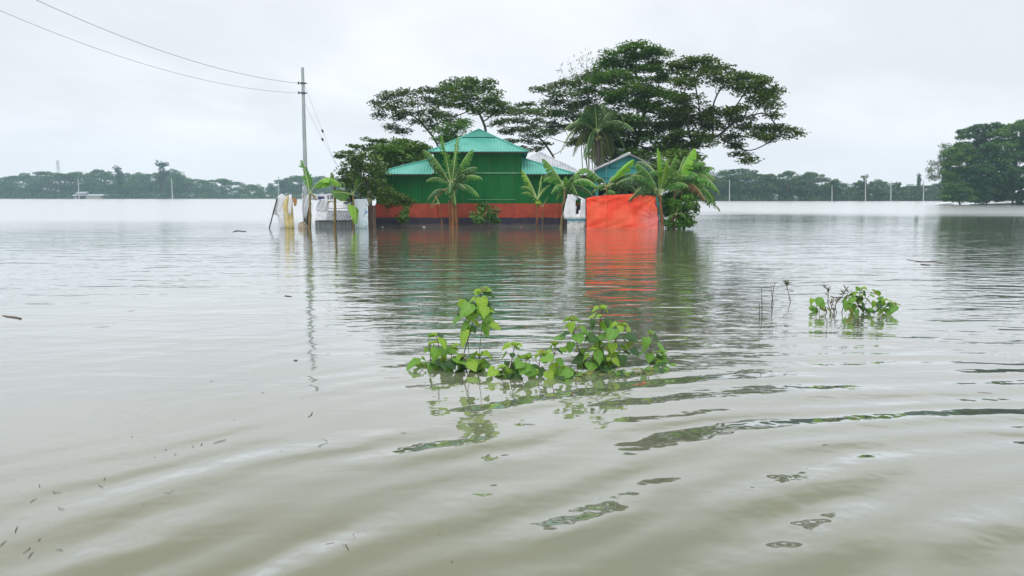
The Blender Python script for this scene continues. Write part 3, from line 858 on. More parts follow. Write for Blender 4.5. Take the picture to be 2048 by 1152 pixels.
# ================================================================== BUILDINGS
def corr_sheet(name, pts, U, m, parent, pitch=0.152, amp=0.018, thick=0.006, label=None):
    """corrugated sheet filling the convex polygon pts; ribs run across U"""
    pts = [Vector(p) for p in pts]; U = Vector(U).normalized()
    N = (pts[1] - pts[0]).cross(pts[2] - pts[0]).normalized()
    if N.z < 0 or (abs(N.z) < 1e-3 and N.y > 0): N = -N
    V = N.cross(U).normalized()
    O = pts[0]
    uv = [((p - O).dot(U), (p - O).dot(V)) for p in pts]
    u0, u1 = min(a for a, b in uv), max(a for a, b in uv)
    n = max(4, int((u1 - u0) / pitch * 6))
    mb = MB(); rows = []
    for i in range(n + 1):
        u = u0 + (u1 - u0) * i / n
        uu = min(max(u, u0 + 1e-4), u1 - 1e-4)
        vs = []
        for (a, b), (c, d) in zip(uv, uv[1:] + uv[:1]):
            if (a - uu) * (c - uu) <= 0 and abs(a - c) > 1e-9:
                vs.append(b + (d - b) * (uu - a) / (c - a))
        lo, hi = min(vs), max(vs)
        h = amp * math.sin(2 * PI * (u - u0) / pitch)
        rows.append((O + U * u + V * lo + N * h, O + U * u + V * hi + N * h))
    vs = []; fs = []
    for a, b in rows: vs += [a, b, a - N * thick, b - N * thick]
    for i in range(n):
        k = 4 * i
        fs += [(k, k + 4, k + 5, k + 1), (k + 3, k + 7, k + 6, k + 2), (k, k + 2, k + 6, k + 4), (k + 1, k + 5, k + 7, k + 3)]
    mb.add(vs, fs)
    o = mb.build(name, m, parent, smooth=False)
    return props(o, label) if label else o

def px_x(px, Y): return at(px, 400, Y).x
def px_z(px, py, Y): return at(px, py, Y).z

# ------------------------------------------------------------------ green house
HY = 40.0
hb = at(950, 452, HY); hb.z = 0
house = thing('green_house', hb, 'flooded green tin house with turquoise hipped roof and red and navy plinth', 'house')
def HP(px, py, Y): return at(px, py, Y) - hb
xl, xr = px_x(752, HY) - hb.x, px_x(1152, HY) - hb.x
wl, wr = px_x(868, HY) - hb.x, px_x(1043, HY) - hb.x
z_low = px_z(950, 346.5, HY); z_up = px_z(950, 303, HY); z_red = px_z(950, 407, HY); z_nav = px_z(950, 435, HY)
DEP = 8.0
# wall panels, one sheet each, front
def wall_sheets(x0, x1, z0, z1, y, wd=0.83):
    n = max(1, round((x1 - x0) / wd)); d = (x1 - x0) / n
    for i in range(n):
        a, b = x0 + i * d + 0.006, x0 + (i + 1) * d - 0.006
        yy = y + (0.004 if i % 2 else 0.0)
        o = corr_sheet('wall_panel', [(a, yy, z0), (b, yy, z0), (b, yy, z1), (a, yy, z1)], (1, 0, 0), M['green_wall'], house, pitch=0.2, amp=0.0045)
wall_sheets(xl, xr, z_red - 0.03, z_low, 0.0)
wall_sheets(wl, wr, z_low + 0.03, z_up + 0.1, 0.02, 0.87)
mb = MB()
for a, b, z0, z1 in ((xl, xr, -0.8, z_low - 0.05), (wl, wr, z_low - 0.05, z_up + 0.15)):
    mb.box(((a + b) / 2, 0.06 + DEP / 2, (z0 + z1) / 2), (b - a - 0.04, DEP - 0.02, z1 - z0))
mb.build('wall_core', M['green_wall'], house)
mb = MB(); mb.box(((wl + wr) / 2 - 0.02, -0.03, z_low + 0.015), (wr - wl, 0.06, 0.05)); mb.build('wall_batten', M['green_trim'], house)
mb = MB(); mb.box((0.9, -0.03, px_z(980, 399, HY)), (2.6, 0.02, 0.02)); mb.build('thin_rail', M['green_trim'], house)
mb = MB(); mb.box(((xl + xr) / 2, 0.03, (z_red + z_nav) / 2), (xr - xl + 0.05, 0.18, z_red - z_nav)); mb.build('red_band', M['red_band'], house)
mb = MB(); mb.box(((xl + xr) / 2, 0.0, (z_nav - 0.8) / 2), (xr - xl + 0.15, 0.24, z_nav + 0.8 - 0.006)); mb.build('navy_band', M['navy_band'], house)
for px in (870, 1033, 800, 1112):
    x = px_x(px, HY) - hb.x
    mb = MB(); mb.box((x, -0.09, (z_red + z_nav) / 2 - 0.01), (0.28, 0.08, z_red - z_nav + 0.03)); mb.build('pilaster', M['red_band'], house)
ax0, ax1, az = xr + .02, px_x(1185, HY) - hb.x, px_z(1170, 366, HY)
corr_sheet('annex_wall', [(ax0, 0.1, z_red), (ax1, 0.1, z_red), (ax1, 0.1, az), (ax0, 0.1, az)], (1, 0, 0), M['green_wall'], house, pitch=0.2, amp=0.0045)
mb = MB(); mb.box(((ax0 + ax1) / 2, 2.0, (az - .6) / 2), (ax1 - ax0, 3.6, az + .6)); mb.build('annex_core', M['shade_dark'], house)
mb = MB(); mb.box(((ax0 + ax1) / 2, 0.1, (z_red + z_nav) / 2), (ax1 - ax0, 0.12, z_red - z_nav - .01)); mb.build('red_band', M['red_band'], house)
mb = MB(); mb.box(((ax0 + ax1) / 2 + .02, 1.6, az + .22), (ax1 - ax0 + .1, 3.0, .4)); mb.build('eave_shade', M['shade_dark'], house)  # dark box added where only shade lies under the eaves
# upper roof: hip end to the front with a small gablet
e0, e1 = HP(856, 303, 39.5), HP(1057, 303, 39.5)
hipY = 41.0
h0, h1 = HP(925, 274, hipY), HP(991, 274, hipY)
zr = (HP(958, 259, hipY)).z; xc = (h0.x + h1.x) / 2
h0.z = h1.z = (h0.z + h1.z) / 2
ra, rb = Vector((xc, h0.y - 0.12, zr)), Vector((xc, DEP - 1.5, zr))
g0, g1 = h0 + Vector((0, -0.12, 0.02)), h1 + Vector((0, -0.12, 0.02))
roof = bpy.data.objects.new('roof', None); link(roof, house)
corr_sheet('roof_slope', [e0, e1, h1, h0], (1, 0, 0), M['roof'], roof)
corr_sheet('roof_slope', [g0 - Vector((.05, 0, .03)), g1 + Vector((.05, 0, -.03)), ra + Vector((0, 0.02, 0))], (1, 0, 0), M['roof'], roof, amp=0.012)
b0, b1 = Vector((e0.x, DEP + 0.4, e0.z)), Vector((e1.x, DEP + 0.4, e1.z))
corr_sheet('roof_slope', [e0, b0, rb + Vector((0, 1.9, 0)), ra, h0], (0, 1, 0), M['roof'], roof)
corr_sheet('roof_slope', [e1, b1, rb + Vector((0, 1.9, 0)), ra, h1], (0, 1, 0), M['roof'], roof)
def cap(a, b, m='roof', r=0.05):
    mb = MB(); n = 24
    mb.tube([Vector(a).lerp(Vector(b), i / n) + Vector((0, 0, 0.02)) for i in range(n + 1)], [r * (1.0 + 0.12 * (i % 2)) for i in range(n + 1)], 6, flat=0.6)
    return mb.build('ridge_cap', M[m], roof)
cap(e0, h0); cap(e1, h1); cap(h0, ra); cap(h1, ra); cap(ra, rb + Vector((0, 1.9, 0)))
mb = MB(); mb.box(((e0.x + e1.x) / 2, e0.y + 0.03, e0.z - 0.05), (e1.x - e0.x, 0.025, 0.045)); mb.build('eave_board', M['timber_dark'], roof)
# low side wings
for sx, pa, pb, pc in ((-1, 741, 874, 868), (1, 1154, 1034, 1043)):
    A = HP(pa, 348, 39.5); B = HP(pb, 348, 39.5); B.z = A.z
    wx = wl if sx < 0 else wr
    Cc = HP(pc, 316, 41.1); Cc.x = wx
    corr_sheet('wing_roof', [A, Vector((wx, A.y, A.z)), Cc], (1, 0, 0), M['roof'], roof)
    A2 = Vector((A.x, DEP + 0.3, A.z)); C2 = Vector((Cc.x, DEP - 1.1, Cc.z))
    corr_sheet('wing_roof', [A, A2, C2, Cc], (0, 1, 0), M['roof'], roof)
    cap(A, Cc)
    mb = MB(); mb.box(((A.x + wx) / 2, A.y + 0.03, A.z - 0.045), (abs(A.x - wx), 0.02, 0.04)); mb.build('eave_board', M['timber_dark'], roof)

# ------------------------------------------------------------------ grey roofed shed behind
gb = at(1080, 430, 46.0); gb.z = 0
gs = thing('rear_shed', gb, 'shed behind the green house showing only a slice of its pale grey tin roof', 'shed')
def GP(px, py, Y): return at(px, py, Y) - gb
A, B, Cc = GP(1000, 347, 43.5), GP(1166, 347, 43.5), GP(1078, 304, 46.5)
A.z = B.z
corr_sheet('roof_slope', [A, B, Cc], (1, 0, 0), M['roof_grey'], gs)
D_, E_, F_ = B + Vector((0, 6, 0)), A + Vector((0, 6, 0)), Cc + Vector((0, 1.2, 0))
corr_sheet('roof_slope', [B, D_, F_, Cc], (0, 1, 0), M['roof_grey'], gs)
corr_sheet('roof_slope', [A, E_, F_, Cc], (0, 1, 0), M['roof_grey'], gs)
mb = MB(); mb.box(((A.x + B.x) / 2, A.y + 3.0, (A.z - 0.8) / 2), (B.x - A.x - 0.6, 5.2, A.z + 0.75)); mb.build('wall', M['tin_dark'], gs)
mb = MB(); mb.tube([B + Vector((0, 0, .03)), Cc + Vector((0, 0, .03))], 0.05, 6); mb.build('ridge_cap', M['tin_pale'], gs)

# ------------------------------------------------------------------ teal gabled shed
TY = 41.5
tb = at(1257, 430, TY); tb.z = 0
ts = thing('teal_shed', tb, 'teal tin shed with a low gable standing behind the orange tarpaulin', 'shed')
def TP(px, py, Y=TY): return at(px, py, Y) - tb
pk = TP(1257, 309); lf_ = TP(1189, 340); rt = Vector((-lf_.x + 2 * pk.x, 0, lf_.z))
zt = TP(1257, 366).z
def slab(name, poly, th, m, parent, y0=0.0):
    """extruded outline standing in the XZ plane"""
    mb = MB(); n = len(poly)
    vs = [(x, y0, z) for x, z in poly] + [(x, y0 + th, z) for x, z in poly]
    mb.add(vs, [tuple(range(n)), tuple(range(2 * n - 1, n - 1, -1))] + [(i, i + n, (i + 1) % n + n, (i + 1) % n) for i in range(n)])
    return mb.build(name, m, parent)
# gable wall in sheets
nS = 6
xs_ = [lf_.x + 0.05 + (rt.x - lf_.x - 0.1) * i / nS for i in range(nS + 1)]
def ztop(x):
    return pk.z - (pk.z - lf_.z) * abs(x - pk.x) / (pk.x - lf_.x) - 0.03
for a, b in zip(xs_[:-1], xs_[1:]):
    poly = [(a + .004, zt), (b - .004, zt), (b - .004, ztop(b))]
    if a < pk.x < b: poly.append((pk.x, ztop(pk.x)))
    poly.append((a + .004, ztop(a)))
    slab('gable_panel', poly, 0.03, M['teal'], ts, y0=0.004 * (nS % 2))
slab('wall_panel', [(lf_.x + .05, -0.6), (TP(1197, 380).x, -0.6), (TP(1197, 380).x, zt - .005), (lf_.x + .05, zt - .005)], 0.03, M['teal'], ts)
slab('wall_panel', [(TP(1300, 380).x, -0.6), (rt.x - .05, -0.6), (rt.x - .05, zt - .005), (TP(1300, 380).x, zt - .005)], 0.03, M['teal'], ts)
mb = MB()
for x in (lf_.x + 0.07, rt.x - 0.07): mb.box((x, 2.6, (lf_.z - 0.7) / 2), (0.03, 5.1, lf_.z + 0.5))
mb.box((pk.x, 5.2, (zt - 0.6) / 2), (rt.x - lf_.x - 0.1, 0.04, zt + 0.6))
mb.build('side_wall', M['teal'], ts)
mb = MB(); mb.box((pk.x, 2.2, (zt - 0.6) / 2), (rt.x - lf_.x - 0.3, 0.04, zt + 0.55)); mb.build('opening_shade', M['shade_dark'], ts)  # near-black sheet, paints the gloom seen through the shed opening
for (x0, y0_, x1, y1_) in ((1219, 336, 1269, 336), (1219, 323, 1219, 336), (1269, 336, 1269, 322), (1196, 356, 1300, 356), (1197, 366, 1302, 366), (1241, 345, 1241, 356)):
    mb = MB(); mb.beam(TP(x0, y0_) + Vector((0, -.025, 0)), TP(x1, y1_) + Vector((0, -.025, 0)), 0.035); mb.build('batten', M['teal_dark'], ts)
for px in (1214, 1237, 1268):
    x = TP(px, 390).x; mb = MB(); mb.box((x, 0.1, (zt - .6) / 2), (0.09, 0.09, zt + .6)); mb.build('post', M['timber'], ts)
ov = 0.35
for a in (lf_, rt):
    d = (a - pk); e = pk + d * 1.06
    q0, q1 = Vector((pk.x, -ov, pk.z + 0.03)), Vector((e.x, -ov, e.z + 0.03))
    q2, q3 = q1 + Vector((0, 6, 0)), q0 + Vector((0, 6, 0))
    corr_sheet('roof_slope', [q0, q1, q2, q3], (0, 1, 0), M['roof_grey'], ts)
    mb = MB(); mb.beam(q0 + Vector((0, -.02, -0.03)), q1 + Vector((0, -.02, -.03)), 0.07); mb.build('barge_board', M['roof_edge'], ts)
mb = MB(); mb.tube([Vector((pk.x, -ov - .03, pk.z + .06)), Vector((pk.x, 5.7, pk.z + .06))], 0.06, 6); mb.build('ridge_cap', M['tin_pale'], ts)

# ================================================================== CLOTH, TARPAULIN, LEAN-TO OF SHEETS
def sheet(name, rows, Y, m, parent=None, nx=14, sub=3, amp=0.03, freq=7.0, hole=None, label=None, cat=None, skew=0.5, seed=0, group=None):
    """hanging cloth: rows = (py, px left, px right[, dy]) from the top down"""
    rr = np.random.default_rng(seed)
    ph = rr.uniform(0, 6.28, 4)
    pts = []
    R_ = []
    for i in range(len(rows) - 1):
        for k in range(sub):
            s = k / sub
            a = list(rows[i]) + [0] * (4 - len(rows[i])); b = list(rows[i + 1]) + [0] * (4 - len(rows[i + 1]))
            R_.append([a[j] * (1 - s) + b[j] * s for j in range(4)])
    last = list(rows[-1]) + [0] * (4 - len(rows[-1])); R_.append(last)
    base = at((last[1] + last[2]) / 2, last[0], Y); base.z = 0
    off = base if parent is None else parent.location
    for j, (py, xa, xb, dy) in enumerate(R_):
        for i in range(nx + 1):
            s = i / nx; px = xa * (1 - s) + xb * s
            p = at(px, py, Y)
            v = j / (len(R_) - 1)
            p.y += dy + amp * (math.sin(freq * (s + skew * v * (s - .5)) * 2 + ph[0]) + 0.5 * math.sin(freq * 2.3 * s + 3 * v + ph[1])) * (0.4 + 0.6 * v)
            p.z += 0.4 * amp * math.sin(freq * s * 1.7 + ph[2]) * (1 if j == 0 else 0.4)
            p.x += 0.3 * amp * math.sin(5 * v + ph[3])
            pts.append(p - Vector(off))
    fs = []; n1 = nx + 1
    for j in range(len(R_) - 1):
        for i in range(nx):
            if hole and (i, j) in hole: continue
            fs.append((j * n1 + i, (j + 1) * n1 + i, (j + 1) * n1 + i + 1, j * n1 + i + 1))
    mb = MB(); mb.add(pts, fs)
    o = mb.build(name, m, parent, smooth=True)
    sol = o.modifiers.new('thickness', 'SOLIDIFY'); sol.thickness = 0.006
    if parent is None:
        o.location = off
        props(o, label, cat, group)
    return o

# orange tarpaulin
TPY = 36.5
tpb = at(1173, 458, TPY); tpb.z = 0
tarp = thing('tarpaulin', tpb, 'bright orange tarpaulin stretched as a screen in the water before the teal shed', 'tarpaulin')
mb = MB(); nx, nz = 90, 44
topx = [(1173, 397), (1180, 394.5), (1191, 392.3), (1203, 391.5), (1214, 390), (1230, 389.5), (1250, 388.5), (1272, 387.5), (1290, 390), (1303, 391), (1311, 392.5)]
def ip(tab, x):
    for (a, b), (c, d) in zip(tab[:-1], tab[1:]):
        if x <= c: return b + (d - b) * (x - a) / (c - a) if c > a else b
    return tab[-1][1]
vs = []
for j in range(nz + 1):
    v = j / nz
    for i in range(nx + 1):
        s = i / nx
        edge = 1311 + 5 * (1 - math.exp(-3 * v)) - 3.0 * math.exp(-((v - 0.22) / 0.08) ** 2) + 1.5 * math.exp(-((v - .62) / .1) ** 2)
        px = 1173 + (edge - 1173) * s
        yt = ip(topx, min(px, 1311))
        py = yt + (464 - yt) * v
        p = at(px, py, TPY) - tpb
        x, z = p.x, p.z
        # folds pulled from the tie on the right, from the top corners, and hanging creases
        for (cx_, cz_, fr, am, rd) in ((3.47, 0.55, 11, 0.020, 0.6), (0.0, 1.5, 8, 0.022, 0.8), (3.4, 1.62, 9, 0.026, 1.0), (1.0, 1.68, 7, 0.012, .5), (2.4, 1.72, 8, 0.016, .6)):
            dx, dz = x - cx_, z - cz_
            rr = math.hypot(dx, dz) + 0.02
            th = math.atan2(dz, dx)
            p.y += am * (math.sin(fr * th + cx_ + 1.5 * math.sin(2.3 * th)) + .5 * math.sin(fr * 1.7 * th + rr)) * math.exp(-rr / rd) * min(1, rr * 3)
        for xc_, w_, am in ((0.95, 0.05, -0.06), (2.32, 0.045, -0.05), (1.7, 0.5, 0.09), (3.05, 0.07, -0.05), (0.45, 0.12, 0.04), (2.75, 0.15, 0.05), (1.45, .06, -.03)):
            p.y += am * math.exp(-((x - xc_ + 0.03 * math.sin(3 * z)) / w_) ** 2)
        p.y += 0.022 * math.sin(5.1 * z + 1.7 * x + math.sin(3 * x)) + 0.014 * math.sin(8.0 * x + 3 * z) + 0.010 * math.sin(13 * z - 6 * x + 2 * math.sin(4 * z))
        vs.append(p)
n1 = nx + 1
mb.add(vs, [(j * n1 + i, (j + 1) * n1 + i, (j + 1) * n1 + i + 1, j * n1 + i + 1) for j in range(nz) for i in range(nx)])
o = mb.build('sheet', M['tarp'], tarp, smooth=True)
sol = o.modifiers.new('thickness', 'SOLIDIFY'); sol.thickness = 0.004
navy = mat('purple_blue_lining', (0.035, 0.025, 0.16), (0.06, 0.04, 0.22), 0.5, 4)
sheet('lining', [(405, 1308, 1313), (420, 1308, 1316), (437, 1309, 1318), (462, 1309, 1320)], TPY + 0.08, navy, tarp, nx=6, amp=0.02, seed=3)
for px, py in ((1174, 394), (1214, 387), (1268, 385), (1310, 389)):
    a = at(px, py, TPY + 0.1); b = Vector((a.x, a.y, -0.5))
    mb = MB(); mb.tube([b - tpb, a - tpb], 0.03, 7); mb.build('post', M['timber'], tarp)
mb = MB()
tp_ = [at(px, ip(topx, px) - 0.3, TPY + 0.05) - tpb for px in range(1173, 1312, 6)]
mb.tube(tp_, 0.008, 4); mb.build('rope', M['timber_dark'], tarp)

# torn white sacks beside it
SKY_ = 36.7
hole = {(i, j) for i, j in ((8, 4), (9, 4), (10, 4), (8, 5), (9, 5), (10, 5), (9, 6), (10, 6), (11, 6), (10, 3), (11, 3), (11, 4), (11, 5), (12, 2), (12, 3), (9, 7), (10, 7), (12, 1), (11, 2), (13, 1))}
sheet('white_sack_sheet', [(389, 1134, 1143), (394, 1135, 1160), (399, 1133, 1171.5), (412, 1130, 1172), (428, 1127, 1171), (438, 1128, 1171.5)], SKY_, M['white_cloth'], nx=16, sub=2, amp=0.035, hole=hole,
      label='torn off-white sack sheet with a ragged hole, hung left of the orange tarpaulin', cat='cloth', seed=5)
sheet('printed_sack_sheet', [(432, 1135, 1172), (445, 1134, 1172), (463, 1134, 1172)], SKY_ + 0.12, M['sack_print'], nx=10, amp=0.018,
      label='white sack sheet with a turquoise printed band reaching into the water', cat='cloth', seed=6)
wp = at(1150, 430, SKY_ + .3); wp.z = 0
scr = thing('post_screen', wp, 'dark wooden posts and rail carrying the torn white sacks', 'post frame')
for px in (1131, 1151, 1172):
    a = at(px, 393, SKY_ + .2); mb = MB(); mb.tube([Vector((a.x, a.y, -.5)) - wp, a - wp], 0.03, 6); mb.build('post', M['timber_dark'], scr)
mb = MB(); mb.tube([at(1129, 397, SKY_ + .2) - wp, at(1174, 398, SKY_ + .2) - wp], 0.025, 6); mb.build('rail', M['timber_dark'], scr)
mb = MB(); mb.box(Vector((0, 0.3, 0.45)), (1.15, 0.03, 1.5)); mb.build('hole_shade', M['shade_dark'], scr)  # near-black sheet painted as the shade behind the torn sack

# ------------------------------------------------------------------ left group
LY = 37.4
sheet('white_plastic_sheet', [(388, 561, 566), (393, 555, 573), (404, 551, 572), (415, 547, 570), (427, 544.5, 568), (431, 554, 569), (443, 558, 571), (462, 561, 571)], LY, M['white_cloth'], nx=12, sub=2, amp=0.05, freq=5,
      label='white plastic sheet thrown over a leaning post, farthest left in the yard', cat='plastic sheet', seed=11)
sheet('cream_sack_sheet', [(391, 574, 579), (398, 570, 584), (412, 564, 585), (421, 568, 586), (436, 570, 587.5), (463, 571, 589)], LY - 0.1, M['cream_cloth'], nx=12, sub=2, amp=0.045, freq=6,
      label='yellow cream sack cloth hanging beside the white plastic sheet', cat='cloth', seed=12)
sheet('white_strip', [(389, 578, 583), (402, 577, 584), (418, 576.5, 583), (430, 577, 582)], LY - 0.2, M['white_cloth'], nx=6, sub=2, amp=0.02, freq=4,
      label='narrow white strip of cloth over the yellow cream sack', cat='cloth', seed=15)
sheet('tan_rag', [(396, 584, 590), (399, 586, 594), (406, 588, 594), (412, 588, 592)], LY, M['tan_cloth'], nx=6, sub=2, amp=0.05, freq=4,
      label='small tan rag hooked at the right shoulder of the cream sack', cat='rag', seed=13)
o = MB(); a = at(546.5, 426, LY - 0.05); b = at(540, 451, LY - 0.05); b = b + (b - a) * 0.3
o.tube([b - a, Vector((0, 0, 0)), (a - b) * 0.9], 0.075, 4, flat=0.4); o = o.build('leaning_board', M['timber_dark']); o.location = a
props(o, 'dark wet board leaning out of the water under the white plastic sheet', 'board')
fr = at(575, 452, LY + .25); fr.z = 0
pf = thing('prop_frame', fr, 'rough bamboo props holding up the white and cream sheets', 'post frame')
for (x0, y0_, x1, y1_) in ((572, 458, 563, 389), (571, 458, 577, 390), (588, 458, 583, 392)):
    mb = MB(); mb.tube([at(x0, y0_, LY + .25) - fr, at(x1, y1_, LY + .15) - fr], 0.025, 6); mb.build('pole', M['timber'], pf)
mb = MB(); mb.tube([at(562, 392, LY + .2) - fr, at(592, 397, LY + .2) - fr], 0.02, 6); mb.build('rail', M['timber'], pf)
mb = MB(); c0 = at(592, 390, LY + 1); mb.tube([at(s, 390 + 1.5 * math.sin((s - 584) / 21 * PI), LY + 1) - c0 for s in range(584, 607, 2)], 0.007, 4)
o = mb.build('string_line', M['wire_thin']); o.location = c0; props(o, 'thin string tied from the cream sack to the white peg by the pole', 'string')
mb = MB(); c0 = at(605, 399, 38.4); c0.z = 0; mb.tube([Vector((0, 0, -.4)), at(605, 386, 38.4) - c0], 0.035, 7); o = mb.build('white_peg', M['tin_pale']); o.location = c0
props(o, 'thin white peg standing just left of the concrete pole', 'stake')
sheet('white_hanging_sheet', [(387, 617, 620.5), (396, 608, 620), (405, 604, 618), (418, 603, 616), (428, 607, 614.5), (438, 610, 613)], 38.6, M['white_cloth'], nx=10, sub=2, amp=0.04, freq=5,
      label='white cloth tied to the foot of the concrete pole and tapering down', cat='cloth', seed=14)
mb = MB(); c0 = at(613, 430, 38.9); c0.z = 0
mb.tube([Vector((0, 0, -.3)), at(616, 404, 38.9) - c0], 0.06, 5); mb.tube([Vector((-.12, 0, -.3)), at(609, 424, 38.9) - c0], 0.05, 5)
o = mb.build('dark_stump', M['timber_dark']); o.location = c0; props(o, 'pair of dark broken stakes behind the white cloth at the pole', 'stake')
# mud lump
def lump(name, px, py, Y, sx, sy, sz, m, label, cat):
    c0 = at(px, py, Y); c0.z = 0
    vs = []; fs = []; nu, nv = 18, 7
    for j in range(nv + 1):
        for i in range(nu):
            a = 2 * PI * i / nu; q = j / nv * PI / 2
            k = 1 + 0.22 * math.sin(3 * a + j) + 0.15 * math.sin(7 * a + 2 * j)
            vs.append((sx * math.cos(a) * math.cos(q) * k, sy * math.sin(a) * math.cos(q) * k, sz * math.sin(q) * (1 + .2 * math.sin(4 * a)) - 0.08))
    for j in range(nv):
        for i in range(nu): fs.append((j * nu + i, j * nu + (i + 1) % nu, (j + 1) * nu + (i + 1) % nu, (j + 1) * nu + i))
    mb = MB(); mb.add(vs, fs); o = mb.build(name, m, smooth=True); o.location = c0
    return props(o, label, cat)
lump('straw_heap', 606, 450, 37.3, 0.26, 0.3, 0.36, M['mud'], 'mound of muddy straw and rubbish at the foot of the concrete pole', 'heap')

# tin shed of scrap sheets
sb = at(668, 451, 38.2); sb.z = 0
sh = thing('scrap_shed', sb, 'half sunken hut patched together from grey corrugated sheets and white plastic', 'shed')
def S_(px, py, Y): return at(px, py, Y) - sb
corr_sheet('wall_sheet', [S_(630, 441, 38.2), S_(704, 441, 38.2), S_(704, 462, 38.2), S_(630, 462, 38.2)], (1, 0, 0), M['tin_dark'], sh, pitch=0.15, amp=0.02)
for (a, b, c, d, mm) in ((629, 652, 636, 655, 'tin_pale'), (651, 681, 656, 680, 'tin'), (679, 703.5, 678, 701, 'tin')):
    z1 = S_(a, 440.5, 38.0); z2 = S_(b, 440.5, 38.0); z2.z = z1.z; z3 = S_(d, 421, 39.0); z4 = S_(c, 421, 39.0); z4.z = z3.z
    corr_sheet('roof_sheet', [z1, z2, z3, z4], (1, 0, 0), M[mm], sh, pitch=0.13, amp=0.017)
mb = MB(); mb.box(S_(667, 441.2, 38.0) + Vector((0, 0, -.02)), (1.85, 0.03, 0.04)); mb.build('eave_board', M['timber_dark'], sh)
for i, (q, mm) in enumerate(((((656, 416, 39.0), (695, 416, 39.0), (687, 399, 40.0), (656, 399, 40.0)), 'tin_pale'), (((697, 424, 39.1), (711, 424, 39.1), (704, 398, 40.0), (688, 398, 40.0)), 'tin'))):
    P_ = [S_(*a) for a in q]; P_[1].z = P_[0].z; P_[3].z = P_[2].z
    corr_sheet('upper_sheet', P_, (1, 0, 0), M[mm], sh, pitch=0.16, amp=0.008)
mb = MB(); mb.box((S_(675, 417.5, 38.95)), (1.0, 0.05, 0.03)); mb.build('ledge', M['timber_dark'], sh)
sheet('plastic_cover', [(398, 641, 656), (406, 634, 657), (417, 632, 656), (422, 632, 657)], 38.9, M['white_cloth'], sh, nx=10, amp=0.06, seed=21)
sheet('plastic_cover', [(388, 624, 656), (393, 622, 660), (400, 622, 657)], 39.6, M['white_cloth'], sh, nx=10, amp=0.04, seed=22)
sheet('plastic_cover', [(388, 654, 707), (394, 656, 712), (400, 656, 712)], 40.2, M['white_cloth'], sh, nx=12, amp=0.04, seed=23)
sheet('navy_patch', [(393, 636, 648), (398, 636, 648.5)], 39.45, M['blue_rag'], sh, nx=6, amp=0.01, seed=24)
sheet('dark_patch', [(392, 699, 712), (399, 699, 714)], 39.9, M['blue_rag'], sh, nx=6, amp=0.01, seed=25)
for px in (656, 662, 665):
    mb = MB(); mb.tube([S_(px, 398, 39.4), S_(px, 389, 39.4)], 0.03, 5); mb.build('stick', M['timber_dark'], sh)
mb = MB(); mb.box(Vector((0, 1.2, -0.1)), (1.85, 1.2, 1.0)); mb.build('inner_box', M['shade_dark'], sh)

sheet('blue_marked_sheet', [(398, 707, 731), (403, 706, 734), (425, 706, 735), (462, 706, 735)], 37.3, M['scrawl'], nx=12, amp=0.02,
      label='pale blue sheet with blurred blue markings right of the patched hut', cat='cloth', seed=31)
fb = at(740, 452, 37.6); fb.z = 0
ff = thing('plank_fence', fb, 'short dark brown plank fence at the left corner of the green house', 'fence')
for px in (737.5, 741.5, 745.5, 749.5):
    a = at(px, 411 + rng.uniform(-1, 3), 37.6); mb = MB(); mb.box(Vector((a.x - fb.x, rng.uniform(-.01, .01), (a.z - .5) / 2)), (0.095, 0.03, a.z + .5)); mb.build('plank', M['timber'], ff)
mb = MB(); mb.box(Vector((0.08, -0.03, 0.55)), (0.45, 0.03, 0.06)); mb.build('rail', M['timber'], ff)
sack = mat('hanging_sack_cloth', (0.42, 0.42, 0.27), (0.30, 0.32, 0.17), 0.85, 6, bump=0.01)
mb = MB(); c0 = at(739, 396, 38.0)
mb.tube([at(739, y, 38.0) - c0 for y in (380, 384, 390, 397, 404, 410)], [0.10, 0.15, 0.165, 0.15, 0.10, 0.03], 10)
o = mb.build('hanging_sack', sack, smooth=True); o.location = c0; props(o, 'pale sack hanging from the fruit tree at the house corner', 'sack')
mb = MB(); mb.tube([Vector((-.32, 0, .0)), Vector((0.0, 0, .03)), Vector((.33, 0, .0))], [0.02, 0.05, 0.015], 6); o = mb.build('floating_plank', M['tan_cloth'], smooth=True)
o.location = on_water(701, 452); props(o, 'pale orange plank floating before the patched hut', 'plank')
mb = MB(); mb.tube([on_water(x, 452 + 1.2 * math.sin(x * .11)) - on_water(700, 452) + Vector((0, 0, .01)) for x in range(670, 800, 8)], 0.015, 4)
o = mb.build('floating_hose', M['timber_dark']); o.location = on_water(700, 452); props(o, 'thin dark line of drift lying along the water before the hut', 'drift line')
# scraps along the wall foot
for k, (px, w_) in enumerate(((765, .12), (848, .16), (1043, .10), (1342, .12))):
    mb = MB(); mb.box((0, 0, 0.01), (w_ * .8, 0.08, 0.03), rot=Matrix.Rotation(rng.uniform(-.3, .3), 3, 'Z'), taper=0.7)
    o = mb.build('floating_scrap', M['tin_pale'] if k != 2 else M['tan_cloth']); o.location = on_water(px, 454 if k != 3 else 458)
    props(o, 'small pale scrap floating at the foot of the walls', 'litter', 'pale scraps floating along the walls')

